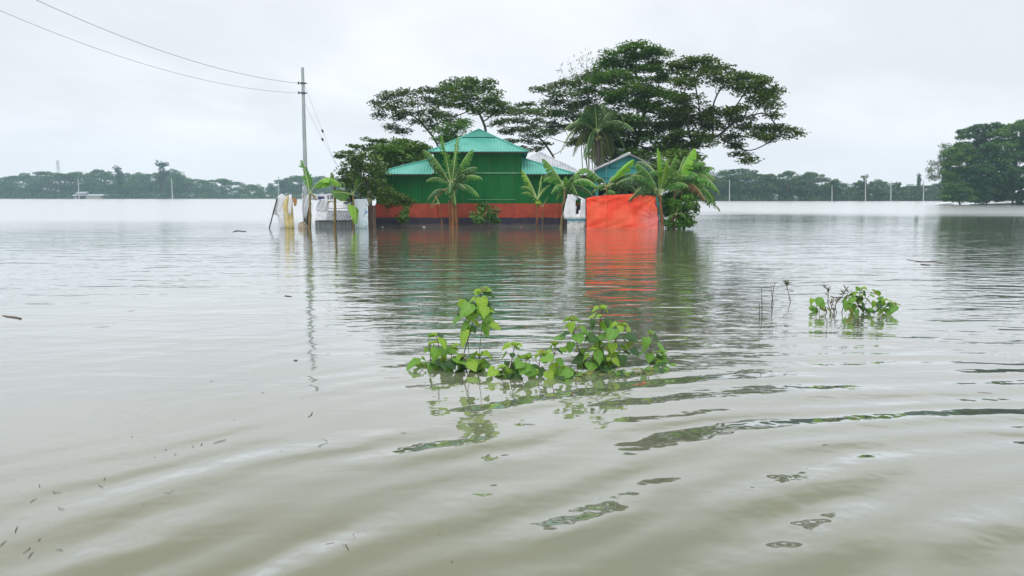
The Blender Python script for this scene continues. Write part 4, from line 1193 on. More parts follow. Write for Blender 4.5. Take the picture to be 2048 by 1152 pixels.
# ================================================================== POLE AND WIRES
PY = 39.2
pb = at(613.5, 452, PY); pb.z = 0
pole = thing('utility_pole', pb, 'tall square concrete electricity pole rising left of the houses', 'utility pole')
ptop = at(605, 135, PY) - pb
mb = MB(); mb.tube([Vector((0, 0, -0.6)), Vector((ptop.x, 0, ptop.z))], [0.155, 0.092], 4, phase=PI / 4, flat=0.9)
mb.build('shaft', M['concrete'], pole)
def on_pole(z): return Vector((ptop.x * z / ptop.z, 0, z))
z1, z2 = (at(605, 166.5, PY)).z, (at(605, 186, PY)).z
for z in (z1, z2):
    c = on_pole(z)
    mb = MB(); mb.box(c, (0.26, 0.24, 0.06)); mb.box(c + Vector((0.10, -0.02, 0)), (0.22, 0.05, 0.04)); mb.build('clamp', M['iron'], pole)
    mb = MB(); mb.tube([c + Vector((-0.21, -.05, -0.06)), c + Vector((-0.21, -.05, -.02)), c + Vector((-0.21, -.05, .02)), c + Vector((-0.21, -.05, .07))], [0.05, 0.035, 0.05, 0.035], 8); mb.build('insulator', M['porcelain'], pole)
def span(name, pts_px, zc, P1xy, label, rad):
    p0 = pb + on_pole(zc) + Vector((-0.23, -0.05, 0))
    X1, Y1 = P1xy
    S = []; Z = []
    L = math.hypot(X1 - p0.x, Y1 - p0.y)
    ux, uy = (X1 - p0.x) / L, (Y1 - p0.y) / L
    for px, py in pts_px:
        d = ray(px, py)
        # (d.x t, d.y t) = p0 + u s
        det = d.x * (-uy) + ux * d.y
        t = (p0.x * (-uy) + ux * p0.y) / det
        s = (d.x * t - p0.x) * ux + (d.y * t - p0.y) * uy
        S.append(s); Z.append(CAM_H + d.z * t)
    S = np.array([0.0] * 6 + S); Z = np.array([p0.z] * 6 + Z)
    co = np.polyfit(S, Z, 2)
    mb = MB(); n = 70; Lm = L
    mb.tube([Vector((ux * L * i / n, uy * L * i / n, np.polyval(co, L * i / n) - p0.z)) for i in range(n + 1)], rad, 5)
    o = mb.build(name, M['wire']); o.location = p0
    props(o, label, 'power line', 'two power lines reaching the concrete pole')
span('power_line', [(547, 162), (437, 136), (281, 86), (72, 0)], z1, (-24, 9), 'upper of the two power lines sagging in from the upper left to the pole', 0.0095)
span('power_line', [(516, 181), (375, 153), (187, 91), (0, 23)], z2, (-24, 11), 'lower of the two power lines sagging in from the left to the pole', 0.0075)
gw = [((608, 168), (645, 262), (672, 330)), ((609, 205), (645, 279), (675, 330))]
for k, (a, b, c) in enumerate(gw):
    p0 = at(a[0], a[1], PY); p2 = at(c[0], c[1], PY + 2.2); p1 = at(b[0], b[1], PY + 1.2)
    Cc = p1 * 2 - (p0 + p2) * 0.5
    t = thing('service_wire', p0, ('upper' if k == 0 else 'lower') + ' thin service wire running from the pole down to the bushes', 'wire', 'service wires right of the pole')
    mb = MB(); mb.tube([q - p0 for q in bez(p0, Cc, p2, 24)], 0.008, 4); mb.build('strand', M['wire_thin'], t)
    mb = MB(); d = (p2 - p0).normalized(); mb.tube([p1 - d * .1 - p0, p1 - d * .04 - p0, p1 + d * .04 - p0, p1 + d * .1 - p0], [0.02, 0.055, 0.055, 0.02], 8); mb.build('insulator', M['porcelain'], t)

# ================================================================== BANANAS, PALM
B, BR, BD, DRY = 'banana', 'banana_bright', 'banana_dark', 'banana_dry'
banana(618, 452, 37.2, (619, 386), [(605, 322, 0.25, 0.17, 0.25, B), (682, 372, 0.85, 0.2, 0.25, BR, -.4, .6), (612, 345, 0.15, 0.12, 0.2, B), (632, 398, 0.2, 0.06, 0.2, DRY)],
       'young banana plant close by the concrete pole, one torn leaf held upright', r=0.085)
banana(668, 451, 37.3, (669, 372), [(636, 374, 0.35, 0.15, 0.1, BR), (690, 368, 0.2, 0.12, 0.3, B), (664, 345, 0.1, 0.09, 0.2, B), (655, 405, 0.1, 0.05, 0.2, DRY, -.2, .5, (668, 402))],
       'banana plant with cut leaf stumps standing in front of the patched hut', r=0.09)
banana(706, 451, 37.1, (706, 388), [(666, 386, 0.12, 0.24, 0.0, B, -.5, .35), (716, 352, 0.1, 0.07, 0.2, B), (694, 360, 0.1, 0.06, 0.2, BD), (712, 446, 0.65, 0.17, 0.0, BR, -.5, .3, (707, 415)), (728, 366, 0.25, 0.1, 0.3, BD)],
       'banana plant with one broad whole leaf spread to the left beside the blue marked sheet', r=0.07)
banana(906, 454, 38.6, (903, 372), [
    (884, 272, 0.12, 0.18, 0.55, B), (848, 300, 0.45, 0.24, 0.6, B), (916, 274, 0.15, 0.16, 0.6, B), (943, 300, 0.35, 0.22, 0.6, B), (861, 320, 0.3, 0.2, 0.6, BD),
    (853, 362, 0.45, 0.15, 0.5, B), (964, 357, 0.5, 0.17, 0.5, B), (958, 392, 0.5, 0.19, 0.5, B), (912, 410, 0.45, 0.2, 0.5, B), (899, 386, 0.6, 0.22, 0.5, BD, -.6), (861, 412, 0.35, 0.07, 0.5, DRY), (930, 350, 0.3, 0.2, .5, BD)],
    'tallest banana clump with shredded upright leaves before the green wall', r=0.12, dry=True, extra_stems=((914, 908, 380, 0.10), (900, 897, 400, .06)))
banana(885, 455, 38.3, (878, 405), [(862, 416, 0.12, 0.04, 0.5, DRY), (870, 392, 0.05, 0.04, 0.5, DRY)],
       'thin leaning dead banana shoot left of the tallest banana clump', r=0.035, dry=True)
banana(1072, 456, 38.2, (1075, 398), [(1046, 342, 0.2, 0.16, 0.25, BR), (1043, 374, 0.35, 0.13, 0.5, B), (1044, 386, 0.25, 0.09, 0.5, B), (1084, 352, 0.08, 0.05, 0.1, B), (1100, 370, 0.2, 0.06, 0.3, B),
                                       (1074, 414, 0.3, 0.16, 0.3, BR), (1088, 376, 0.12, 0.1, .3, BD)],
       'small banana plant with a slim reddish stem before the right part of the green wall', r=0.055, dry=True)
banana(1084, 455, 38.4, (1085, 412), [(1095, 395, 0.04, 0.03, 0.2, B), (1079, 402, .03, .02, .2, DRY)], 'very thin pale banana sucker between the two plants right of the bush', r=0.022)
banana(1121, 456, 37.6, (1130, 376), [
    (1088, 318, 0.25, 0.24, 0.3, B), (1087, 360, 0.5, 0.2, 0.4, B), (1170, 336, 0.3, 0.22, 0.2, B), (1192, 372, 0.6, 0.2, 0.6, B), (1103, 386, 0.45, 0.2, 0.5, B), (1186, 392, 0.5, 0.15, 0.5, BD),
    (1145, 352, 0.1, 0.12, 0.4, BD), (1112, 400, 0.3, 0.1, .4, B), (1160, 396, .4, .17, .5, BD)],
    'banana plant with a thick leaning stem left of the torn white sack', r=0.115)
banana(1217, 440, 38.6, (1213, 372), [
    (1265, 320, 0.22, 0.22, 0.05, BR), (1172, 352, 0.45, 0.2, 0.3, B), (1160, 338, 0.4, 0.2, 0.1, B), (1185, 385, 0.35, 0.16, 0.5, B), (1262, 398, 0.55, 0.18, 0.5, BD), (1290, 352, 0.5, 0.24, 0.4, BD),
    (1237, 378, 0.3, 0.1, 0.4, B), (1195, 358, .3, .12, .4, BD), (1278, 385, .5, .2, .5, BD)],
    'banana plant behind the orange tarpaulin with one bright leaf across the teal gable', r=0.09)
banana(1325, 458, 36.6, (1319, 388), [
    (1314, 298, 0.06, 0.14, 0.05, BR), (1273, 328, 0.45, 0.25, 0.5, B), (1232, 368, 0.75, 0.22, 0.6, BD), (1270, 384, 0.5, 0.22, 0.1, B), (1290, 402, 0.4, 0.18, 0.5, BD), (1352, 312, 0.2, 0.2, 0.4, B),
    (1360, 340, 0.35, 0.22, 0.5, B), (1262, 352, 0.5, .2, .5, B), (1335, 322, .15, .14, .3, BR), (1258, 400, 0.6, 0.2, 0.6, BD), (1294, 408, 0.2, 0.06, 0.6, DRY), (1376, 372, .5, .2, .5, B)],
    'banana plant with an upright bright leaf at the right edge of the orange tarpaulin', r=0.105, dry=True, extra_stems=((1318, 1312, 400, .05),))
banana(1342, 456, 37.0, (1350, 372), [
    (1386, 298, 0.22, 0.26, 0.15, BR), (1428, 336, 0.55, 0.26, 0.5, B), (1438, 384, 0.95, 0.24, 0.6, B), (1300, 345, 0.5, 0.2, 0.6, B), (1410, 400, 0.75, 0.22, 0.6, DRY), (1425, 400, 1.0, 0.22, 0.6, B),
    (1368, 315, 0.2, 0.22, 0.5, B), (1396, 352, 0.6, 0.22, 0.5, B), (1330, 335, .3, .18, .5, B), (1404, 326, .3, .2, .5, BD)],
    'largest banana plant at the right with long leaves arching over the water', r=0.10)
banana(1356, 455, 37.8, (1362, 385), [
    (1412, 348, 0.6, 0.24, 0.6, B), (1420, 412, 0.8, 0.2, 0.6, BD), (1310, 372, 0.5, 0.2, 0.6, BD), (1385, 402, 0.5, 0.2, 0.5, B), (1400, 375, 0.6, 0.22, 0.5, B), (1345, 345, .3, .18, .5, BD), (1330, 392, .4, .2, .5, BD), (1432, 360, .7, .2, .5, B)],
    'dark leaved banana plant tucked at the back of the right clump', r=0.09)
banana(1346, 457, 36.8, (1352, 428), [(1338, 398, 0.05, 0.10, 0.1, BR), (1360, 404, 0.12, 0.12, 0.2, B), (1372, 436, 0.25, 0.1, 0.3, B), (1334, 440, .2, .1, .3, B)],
       'short banana sucker with pale leaves low in the right clump', r=0.05)

def fillers(root, px0, px1, py0, py1, Y, ctr, n, kinds, wid=0.2):
    for _ in range(n):
        tx = random.uniform(px0, px1); ty = random.uniform(py0, py1)
        c = at(ctr[0] + random.uniform(-14, 14), ctr[1] + random.uniform(-14, 22), Y)
        d = abs(tx - ctr[0]) / 90
        banana_leaf(root, root.location, c, at(tx, ty, Y + random.uniform(-.9, .9)), 0.15 + d * random.uniform(.5, .9), wid * random.uniform(.7, 1.1), .55, random.choice(kinds), .5)
bb = [o for o in COL.objects if o.name.startswith('banana_plant')]
def near_b(px):
    return min(bb, key=lambda o: abs(o.location.x / o.location.y * FPX + 1024 - px))
fillers(near_b(1325), 1255, 1385, 325, 410, 36.9, (1322, 372), 9, [B, BD, B])
fillers(near_b(1342), 1315, 1445, 305, 405, 37.3, (1352, 365), 16, [B, BD, B, B], .24)
fillers(near_b(1357), 1325, 1440, 330, 425, 38.0, (1362, 380), 14, [BD, B, B], .24)
fillers(near_b(1217), 1165, 1300, 345, 400, 38.8, (1215, 375), 7, [BD, B])
fillers(near_b(1122), 1085, 1195, 335, 400, 37.8, (1130, 378), 7, [B, BD])
fillers(near_b(906), 855, 960, 330, 405, 38.7, (905, 370), 6, [B, BD])

def coconut(px, Y, crown, tips, label):
    base = at(px, 430, Y); base.z = 0
    t = thing('coconut_palm', base, label, 'palm tree')
    top = at(crown[0], crown[1], Y)
    mb = MB(); pts = []; rad = []
    for i in range(26):
        s = i / 25; p = (base + Vector((0, 0, -.4))).lerp(top, s); p.x += 0.15 * math.sin(s * PI); pts.append(p - base)
        rad.append((0.17 - 0.05 * s) * (1.06 if i % 2 else 0.96))
    mb.tube(pts, rad, 10); mb.build('trunk', M['bark'], t, smooth=True)
    for k in range(7):
        a = k * 0.9; mb = MB(); c = top - base + Vector((math.cos(a) * .22, math.sin(a) * .22, -.28 - 0.1 * (k % 2)))
        mb.tube([c + Vector((0, 0, .12)), c + Vector((0, 0, .06)), c, c - Vector((0, 0, .08)), c - Vector((0, 0, .12))], [.02, .09, .11, .08, .02], 8); mb.build('coconut', M['stem_green'], t, smooth=True)
    for tx, ty, arch, m in tips:
        S = top; T = at(tx, ty, Y + random.uniform(-1.3, 1.3)); n = 34
        P = bez(S, (S + T) / 2 + Vector((0, 0, arch * 1.5 + .1)) + (T - S) * .1, T, n)
        mb = MB(); mb.cur = 1
        mb.tube([p - base for p in P], [0.035 * (1 - .85 * i / n) + .004 for i in range(n + 1)], 4); mb.cur = 0
        for i in range(4, n + 1):
            s = i / n; tg = (P[min(i + 1, n)] - P[i - 1]).normalized()
            sd_ = tg.cross(Vector((0, 0, 1)))
            if sd_.length < .2: sd_ = Vector((1, 0, 0))
            sd_.normalize()
            for sg in (-1, 1):
                for h in (0.0, 0.5):
                    L = 0.62 * (math.sin(PI * min(1, s * .88 + .12)) ** 0.6) * random.uniform(.8, 1.1) + .1
                    p = P[i] + (P[i - 1] - P[i]) * h - base
                    d = (sd_ * sg * 0.75 + tg * 0.55 + Vector((0, 0, random.uniform(-.35, 0.05)))).normalized()
                    dd = (d + Vector((0, 0, -0.9))).normalized()
                    wv = tg * 0.020
                    q = p + d * L * .5; e = q + dd * L * .5
                    mb.add([p - wv, p + wv, q + wv * 1.1, q - wv * 1.1, e], [(0, 1, 2, 3), (3, 2, 4)])
        mb.build('frond', [M[m], M['midrib']], t)
coconut(1190, 44.5, (1194, 266), [
    (1205, 208, 0.1, 'coconut'), (1190, 212, 0.1, 'coconut'), (1222, 222, .2, 'coconut'), (1245, 245, .35, 'coconut'), (1160, 228, .4, 'coconut'), (1128, 262, .7, 'coconut'), (1120, 308, 1.3, 'coconut_dry'),
    (1146, 312, 1.0, 'coconut_dry'), (1170, 318, .9, 'coconut'), (1222, 318, .9, 'coconut_dry'), (1250, 300, 1.0, 'coconut'), (1268, 262, .7, 'coconut'), (1206, 326, .6, 'coconut_dry'), (1186, 322, .5, 'coconut_dry'),
    (1140, 285, .9, 'coconut'), (1258, 282, .9, 'coconut'), (1172, 250, .2, 'coconut'), (1215, 236, .15, 'coconut'), (1178, 236, .15, 'coconut'), (1150, 244, .5, 'coconut'), (1236, 266, .5, 'coconut'), (1228, 306, 1.0, 'coconut')],
    'coconut palm with drooping yellowish lower fronds behind the two buildings')

# ================================================================== FAR TREE LINES
def proto_tree(kind, seed, scale=1.0, n=1500, leaf=0.55):
    """unit far tree: returns (trunk mesh, crown mesh), about 10 m tall"""
    global rng
    keep = rng; rng = np.random.default_rng(seed)
    pads = []
    H = 10.0
    if kind == 'umbrella':
        for k in range(13):
            a = rng.uniform(0, 2 * PI); r = 5.2 * math.sqrt(rng.uniform(0, 1))
            pads.append((r * math.cos(a), r * math.sin(a), 9.0 - 0.055 * r * r + rng.uniform(-.5, .3), 1.9, 0.55))
    elif kind == 'round':
        for k in range(16):
            a = rng.uniform(0, 2 * PI); z = rng.uniform(2.0, 8.8); r = 3.6 * math.sqrt(max(0.1, 1 - ((z - 5.2) / 4.4) ** 2)) * rng.uniform(.5, 1)
            pads.append((r * math.cos(a), r * math.sin(a), z, 1.7, 1.1))
    elif kind == 'tall':
        for k in range(13):
            a = rng.uniform(0, 2 * PI); z = rng.uniform(4.0, 9.6); r = 1.3 * rng.uniform(.1, 1)
            pads.append((r * math.cos(a), r * math.sin(a), z, 0.85, 0.8))
    elif kind == 'bushy':
        for k in range(14):
            a = rng.uniform(0, 2 * PI); z = rng.uniform(0.8, 8.0); r = 4.3 * (1 - z / 12) * rng.uniform(.4, 1)
            pads.append((r * math.cos(a), r * math.sin(a), z, 1.9, 1.3))
    C = []
    per = n // len(pads)
    for (x, y, z, rx, rz) in pads:
        u = rng.normal(size=(per, 3)); u /= np.linalg.norm(u, axis=1, keepdims=True)
        u *= rng.uniform(0.55, 1.0, (per, 1)); C.append(np.array([x, y, z]) + u * np.array([rx, rx, rz]) * rng.uniform(0.85, 1.15))
    C = np.vstack(C)
    crown = leaf_mesh('crown', C, up_normals(len(C), .8), leaf, 0.6, None or [M['far_leaf']], parent='mesh')
    mb = MB()
    mb.tube([(0, 0, -1), (0.1, 0, 2.5), (0.05, .1, 6)], [0.32, 0.25, 0.12], 6)
    for (x, y, z, rx, rz) in pads[::2]:
        mb.tube([(0.08, 0.05, 2.2 + z * 0.15), (x * .5, y * .5, z * .72), (x, y, z)], [0.14, 0.09, 0.03], 4)
    o = mb.build('tmp', M['bark']); me = o.data; bpy.data.objects.remove(o); me.name = 'trunk'
    rng = keep
    return me, crown
PROT = {k: [proto_tree(k, 10 * i + j, n=nn) for j in range(3)] for i, (k, nn) in enumerate((('umbrella', 1500), ('round', 1900), ('tall', 800), ('bushy', 1900)))}
# lighter crowns share the shapes with another leaf colour
def light_copy(me):
    m2 = me.copy(); m2.materials.clear(); m2.materials.append(M['far_leaf_light']); return m2
PROT_L = {k: [(a, light_copy(b)) for a, b in v] for k, v in PROT.items()}
def place_tree(kind, X, Y, h, wfac, label, group, light=False, var=None, rz=None, z0=0.3):
    tr, cr = (PROT_L if light else PROT)[kind][var if var is not None else rng.integers(3)]
    t = bpy.data.objects.new('distant_tree', None); link(t)
    t.location = (X, Y, z0); t.rotation_euler = (0, 0, rng.uniform(0, 6.28) if rz is None else rz)
    s = h / 9.6
    t.scale = (s * wfac, s * wfac, s)
    props(t, label, 'tree', group)
    link(bpy.data.objects.new('trunk', tr), t); link(bpy.data.objects.new('crown', cr), t)
    return t
def woodland(name, items, label):
    '''many far trees that read as one mass, in one mesh'''
    Vs = []
    for k, var, X, Y, h, wf, rz in items:
        me = PROT[k][var][1]
        co = np.empty(len(me.vertices) * 3, np.float32); me.vertices.foreach_get('co', co); co = co.reshape(-1, 3)
        s = h / 9.6; c_, s_ = math.cos(rz), math.sin(rz)
        Vs.append(np.stack([(co[:, 0] * c_ - co[:, 1] * s_) * s * wf + X, (co[:, 0] * s_ + co[:, 1] * c_) * s * wf + Y, co[:, 2] * s + .3], 1))
    V = np.vstack(Vs); F = np.arange(len(V)).reshape(-1, 4)
    return props(np_mesh(name, V, F, M['far_leaf']), label, 'woodland', kind='stuff')
def place_word(tab, px):
    for x, wd in tab:
        if px < x: return wd
    return tab[-1][1]
PLL = [(60, 'at the left frame edge'), (118, 'just left of the lattice mast'), (160, 'between the lattice mast and the shacks'), (215, 'above the low shacks'), (290, 'left of the second far pole'), (335, 'around the highest slim tree'),
       (420, 'right of the highest slim tree'), (500, 'on the falling stretch of the left skyline'), (560, 'left of the white plastic sheet'), (615, 'behind the concrete pole'), (700, 'behind the patched hut'), (9999, 'hidden low behind the green house')]
PLR = [(1455, 'just right of the banana clump'), (1530, 'right of the first far pole on the right'), (1600, 'in the middle of the right skyline'), (1660, 'left of the short grey far pole'), (1725, 'left of the brightest far pole'),
       (1780, 'right of the brightest far pole'), (1845, 'left of the last far pole'), (9999, 'beside and behind the big right grove')]
def sky_h(tab, px, Y):
    y = ip(tab, px)
    return at(px, y, Y).z
KL = {'umbrella': 'flat topped spreading tree', 'round': 'dense round crowned tree', 'tall': 'slim upright tree', 'bushy': 'low bushy tree reaching the water'}
topL = [(-200, 345), (0, 346), (45, 344), (70, 350), (90, 343), (120, 343), (140, 350), (150, 343), (180, 340), (215, 341), (235, 347), (245, 345), (275, 341), (320, 342), (370, 346), (400, 352), (450, 356), (500, 364), (545, 364), (575, 355), (600, 350), (650, 350), (700, 352), (800, 355), (1000, 355), (1400, 355)]
mass = []
for row, (Y0, fr, n, jit) in enumerate(((500, 1.0, 44, 18), (475, 0.98, 54, 12), (456, 0.74, 56, 5))):
    for i in range(n):
        px = -90 + 1060 * (i + rng.uniform(-.35, .35)) / n
        Y = Y0 + rng.uniform(-jit, jit)
        h = max(4, sky_h(topL, px, Y) * fr * rng.uniform(0.84, 1.0))
        k = rng.choice(['umbrella', 'round', 'bushy', 'round'] if row < 2 else ['bushy', 'bushy', 'round'])
        wf = rng.uniform(0.95, 1.35) if k != 'umbrella' else rng.uniform(.9, 1.15)
        if row == 0:
            place_tree(k, px_x(px, Y), Y, h, wf, 'hazy ' + KL[k] + ' ' + place_word(PLL, px), 'trees on the left skyline', light=rng.random() < 0.2)
        else:
            mass.append((k, rng.integers(3), px_x(px, Y), Y, h, wf, rng.uniform(0, 6.28)))
woodland('woodland', mass, 'dark hazy wood massed along the left horizon below the skyline trees')
for (px, y, k, w_, lab) in ((100, 342, 'umbrella', 1.25, 'wide umbrella tree below the lattice mast on the left horizon'), (327, 323, 'tall', 1.2, 'highest slim tree sticking out of the left horizon tree line'),
                        (352, 334, 'round', 0.85, 'bare grey topped tree right beside the highest slim one'), (240, 336, 'tall', 1.2, 'pointed small crown rising mid left above the tree line'),
                        (150, 341, 'umbrella', .7, 'ragged layered tree between the mast and the shacks'), (595, 350, 'umbrella', .95, 'flat spreading tree just behind the concrete pole'),
                        (564, 352, 'tall', 1.2, 'dark narrow tree behind the short far pole by the white sheet'), (206, 338, 'umbrella', .6, 'layered flat topped tree right of the shacks')):
    Y = 452.0; place_tree(k, px_x(px, Y), Y, at(px, y, Y).z - .3, w_, lab, None)
topR = [(1380, 340), (1420, 337), (1460, 334), (1500, 336), (1540, 343), (1570, 341), (1600, 350), (1640, 352), (1660, 354), (1680, 362), (1720, 362), (1760, 360), (1800, 366), (1840, 366), (1880, 355), (1960, 345), (2200, 345)]
mass = []
for row, (Y0, fr, n, jit) in enumerate(((272, 1.0, 30, 8), (258, 0.88, 38, 6), (250, 0.66, 46, 2.5))):
    for i in range(n):
        px = 1385 + 640 * (i + rng.uniform(-.35, .35)) / n
        Y = Y0 + rng.uniform(-jit, jit)
        h = max(2.2, sky_h(topR, px, Y) * fr * rng.uniform(0.82, 1.0))
        k = rng.choice(['umbrella', 'round', 'bushy', 'round'] if row < 2 else ['bushy', 'bushy', 'round'])
        wf = rng.uniform(1.0, 1.5) if k != 'umbrella' else rng.uniform(.9, 1.2)
        if row == 0:
            place_tree(k, px_x(px, Y), Y, h, wf, 'hazy ' + KL[k] + ' ' + place_word(PLR, px), 'trees on the right skyline', light=(px > 1690 and rng.random() < 0.6))
        elif px > 1895 and row == 2:
            continue
        elif px > 1695 and row == 2:
            place_tree('bushy', px_x(px, Y), Y, h, wf, 'pale green low bush at the water ' + place_word(PLR, px), 'pale bushes at the right waterline', light=True)
        else:
            mass.append((k, rng.integers(3), px_x(px, Y), Y, h, wf, rng.uniform(0, 6.28)))
woodland('woodland', mass, 'dark hazy wood massed along the right horizon below the skyline trees')
for (px, y, k, w_, lab, lt) in ((1575, 341, 'umbrella', .6, 'arched thin crown rising above the right tree line', False), (1624, 341, 'umbrella', .65, 'small dark umbrella tree on the right horizon', False),
                            (1665, 350, 'tall', 1.2, 'dark knobbly narrow tree on the right horizon', False), (1728, 350, 'tall', 1.0, 'pale feathery tree just behind the middle far pole', True),
                            (1755, 358, 'umbrella', .7, 'flat layered tree right of the pale feathery one', False), (1835, 350, 'tall', .8, 'slim dark pair of treetops near the big right grove', False),
                            (1715, 360, 'umbrella', .5, 'little flat crown left of the pale feathery tree', False), (1796, 357, 'tall', .7, 'thin reddish topped tree between two far poles', True)):
    Y = 247.5; place_tree(k, px_x(px, Y), Y, at(px, y, Y).z - .3, w_, lab, None, light=lt)
# undergrowth at the water's edge
def scrub(name, x0, x1, Y, h, n, label, dpx):
    C = []
    for _ in range(n):
        X = rng.uniform(x0, x1); r = rng.uniform(.5, 1.3) * h
        u = rng.normal(size=(16, 3)); C.append(np.array([X, Y + rng.uniform(0, 6), r * 0.4 + 0.2]) + u * np.array([r * .8, r * .6, r * .35]))
    C = np.vstack(C); C[:, 2] = np.abs(C[:, 2])
    o = leaf_mesh(name, C, up_normals(len(C), .8), dpx, 0.7, M['far_leaf'])
    props(o, label, 'scrub', kind='stuff')
scrub('shore_scrub', px_x(-120, 448), px_x(1060, 448), 446, 3.2, 900, 'dark scrub massed along the far left waterline', 1.0)
scrub('shore_scrub', px_x(1380, 246), px_x(2050, 246), 244.5, 1.7, 700, 'dark scrub massed along the far right waterline', 0.55)

# far poles, mast and shacks
for (px, yt, yb, Y, lab, lean) in ((158, 357, 397, 436, 'far pale pole in the water before the small shacks', -2), (345, 357, 397, 436, 'far pale pole below the highest slim tree', -2), (557, 352, 392, 430, 'far grey pole above the white plastic sheet', 0),
                   (1459, 359, 402, 236, 'pale far pole closest to the banana clump', 0), (1664, 370, 402, 240, 'faint far pole before the right tree line, short and grey', 0), (1731, 352, 402.5, 232, 'brightest far pole, below the pale feathery tree', 0),
                   (1782, 362, 401, 240, 'far pole before the pale bushes on the right', 0), (1847, 362, 401, 240, 'far pole nearest to the big right grove', 0)):
    p = at(px, yb, Y); p.z = 0; top = at(px + lean, yt, Y)
    mb = MB(); k = Y / 236
    mb.tube([Vector((0, 0, -.5)), top - p], [0.17 * k, 0.11 * k], 4, phase=PI / 4)
    o = mb.build('far_pole', M['far_pole'] if px != 557 else M['concrete']); o.location = p
    props(o, lab, 'utility pole', 'far utility poles standing in the flood')
mp_ = at(121, 396, 520); mp_.z = 0; mt = at(121, 320, 520).z
mb = MB()
for sx, sy in ((-1, -1), (1, -1), (1, 1), (-1, 1)): mb.beam(Vector((sx * 1.1, sy * 1.1, 0)), Vector((sx * .45, sy * .45, mt)), 0.12)
for i in range(16):
    z = mt * i / 16; z_ = mt * (i + 1) / 16; w0 = 1.1 - .65 * i / 16; w1 = 1.1 - .65 * (i + 1) / 16
    for s in (-1, 1):
        mb.beam(Vector((-w0, s * w0, z)), Vector((w1, s * w1, z_)), .05); mb.beam(Vector((s * w0, -w0, z)), Vector((s * w1, w1, z_)), .06); mb.beam(Vector((-w0, s * w0, z)), Vector((w0, s * w0, z)), .12)
for z in (mt - 2, mt - 5): mb.box((0.6, -0.8, z), (.3, .2, 1.5)); mb.box((-0.6, -0.8, z), (.3, .2, 1.5))
o = mb.build('lattice_mast', M['far_pole']); o.location = mp_; props(o, 'thin hazy lattice mast rising behind the left tree line', 'mast')
for (px, w_, h_, lab) in ((166, 6, 3.4, 'small brown shack at the left waterline behind the far pole'), (179, 18, 2.0, 'low pale roofed shack at the left waterline')):
    Y = 442; p = at(px, 397, Y); p.z = 0
    t = thing('shack', p, lab, 'shack')
    mb = MB(); mb.box((0, 0, h_ / 2 - .2), (w_ * .85, 4, h_)); mb.build('wall', M['far_wall'], t)
    mb = MB(); vs = [(-w_ / 2, -2.4, h_ - .3), (w_ / 2, -2.4, h_ - .3), (w_ / 2, 0, h_ + .7), (-w_ / 2, 0, h_ + .7), (-w_ / 2, 2.4, h_ - .3), (w_ / 2, 2.4, h_ - .3)]
    mb.add(vs, [(0, 1, 2, 3), (3, 2, 5, 4), (0, 3, 4), (1, 5, 2), (0, 4, 5, 1)]); mb.build('roof', M['far_tin'], t)
for (px, py, w_, lab) in ((1548, 389, 1.8, 'pale tin roof showing through the right tree line'), (1590, 394, 1.2, 'tiny white hut at the right waterline')):
    Y = 246.5; p = at(px, 402, Y); p.z = 0; h_ = at(px, py, Y).z
    t = thing('shack', p, lab, 'shack')
    mb = MB(); mb.box((0, 0, h_ / 2), (w_ * .9, 2, h_ - .4)); mb.build('wall', M['far_pole'], t)
    mb = MB(); mb.add([(-w_ / 2, -1.4, h_ - .4), (w_ / 2, -1.4, h_ - .4), (w_ / 2, 0, h_ + .3), (-w_ / 2, 0, h_ + .3), (-w_ / 2, 1.4, h_ - .4), (w_ / 2, 1.4, h_ - .4)], [(0, 1, 2, 3), (3, 2, 5, 4), (0, 3, 4), (1, 5, 2), (0, 4, 5, 1)]); mb.build('roof', M['far_tin'], t)

# ------------------------------------------------------------------ big grove at the right
def grove(px, Y, pads, label, leafm='grove_leaf', size=0.42, trunk=None, n=260, rmax=.35):
    tree('grove_tree', px, Y, pads, label, per=9, leaves=26, size=size, asp=0.55, sig=(.55, .55, .3), leafm=leafm, rmax=rmax, spread=.9, step=0.8, kill=1.1, dz=1.5, r0=0.03, dens=4.2)
YG = 137.0
grove(1922, YG, [(1905, 312, 15, 12), (1920, 298, 16, 10), (1902, 335, 16, 14), (1928, 325, 22, 16), (1908, 358, 18, 14), (1930, 355, 22, 16), (1905, 382, 18, 14), (1928, 385, 24, 14), (1898, 396, 12, 8), (1925, 402, 30, 7)],
      'leftmost broad tree of the right grove, leaves down to the water')
grove(1962, YG + 4, [(1940, 264, 18, 4), (1960, 258, 22, 5), (1985, 254, 22, 5), (1935, 274, 20, 4), (1962, 272, 24, 5), (1990, 270, 24, 6), (1945, 288, 20, 5), (1975, 288, 24, 7), (1955, 305, 22, 8)],
      'dark flat layered tree topping the right grove', 'far_leaf', size=.38)
grove(1975, YG - 1, [(1955, 318, 22, 14), (1978, 305, 24, 14), (1960, 345, 26, 16), (1985, 335, 24, 18), (1955, 372, 24, 14), (1982, 368, 26, 18), (1965, 396, 30, 10)],
      'dense dark tree in the middle of the right grove', 'far_leaf')
grove(2025, YG, [(2005, 272, 20, 10), (2030, 262, 24, 10), (2050, 258, 24, 12), (2010, 295, 24, 14), (2038, 290, 26, 14), (2005, 320, 22, 14), (2035, 322, 28, 16), (2065, 300, 26, 22)],
      'tall bright green tree at the right frame edge of the grove')
grove(2030, YG - 1.5, [(2010, 350, 24, 16), (2035, 350, 26, 16), (2015, 378, 26, 14), (2045, 378, 28, 16), (2020, 400, 34, 9), (2070, 360, 26, 26), (2070, 395, 30, 10)],
      'shaded tree under the tall bright one at the right frame edge', 'far_leaf')
grove(2110, YG + 2, [(2090, 270, 30, 20), (2110, 250, 30, 18), (2095, 310, 34, 24), (2120, 330, 34, 30), (2100, 370, 36, 24), (2130, 395, 40, 12)],
      'rightmost tree of the grove, mostly cut off by the frame')
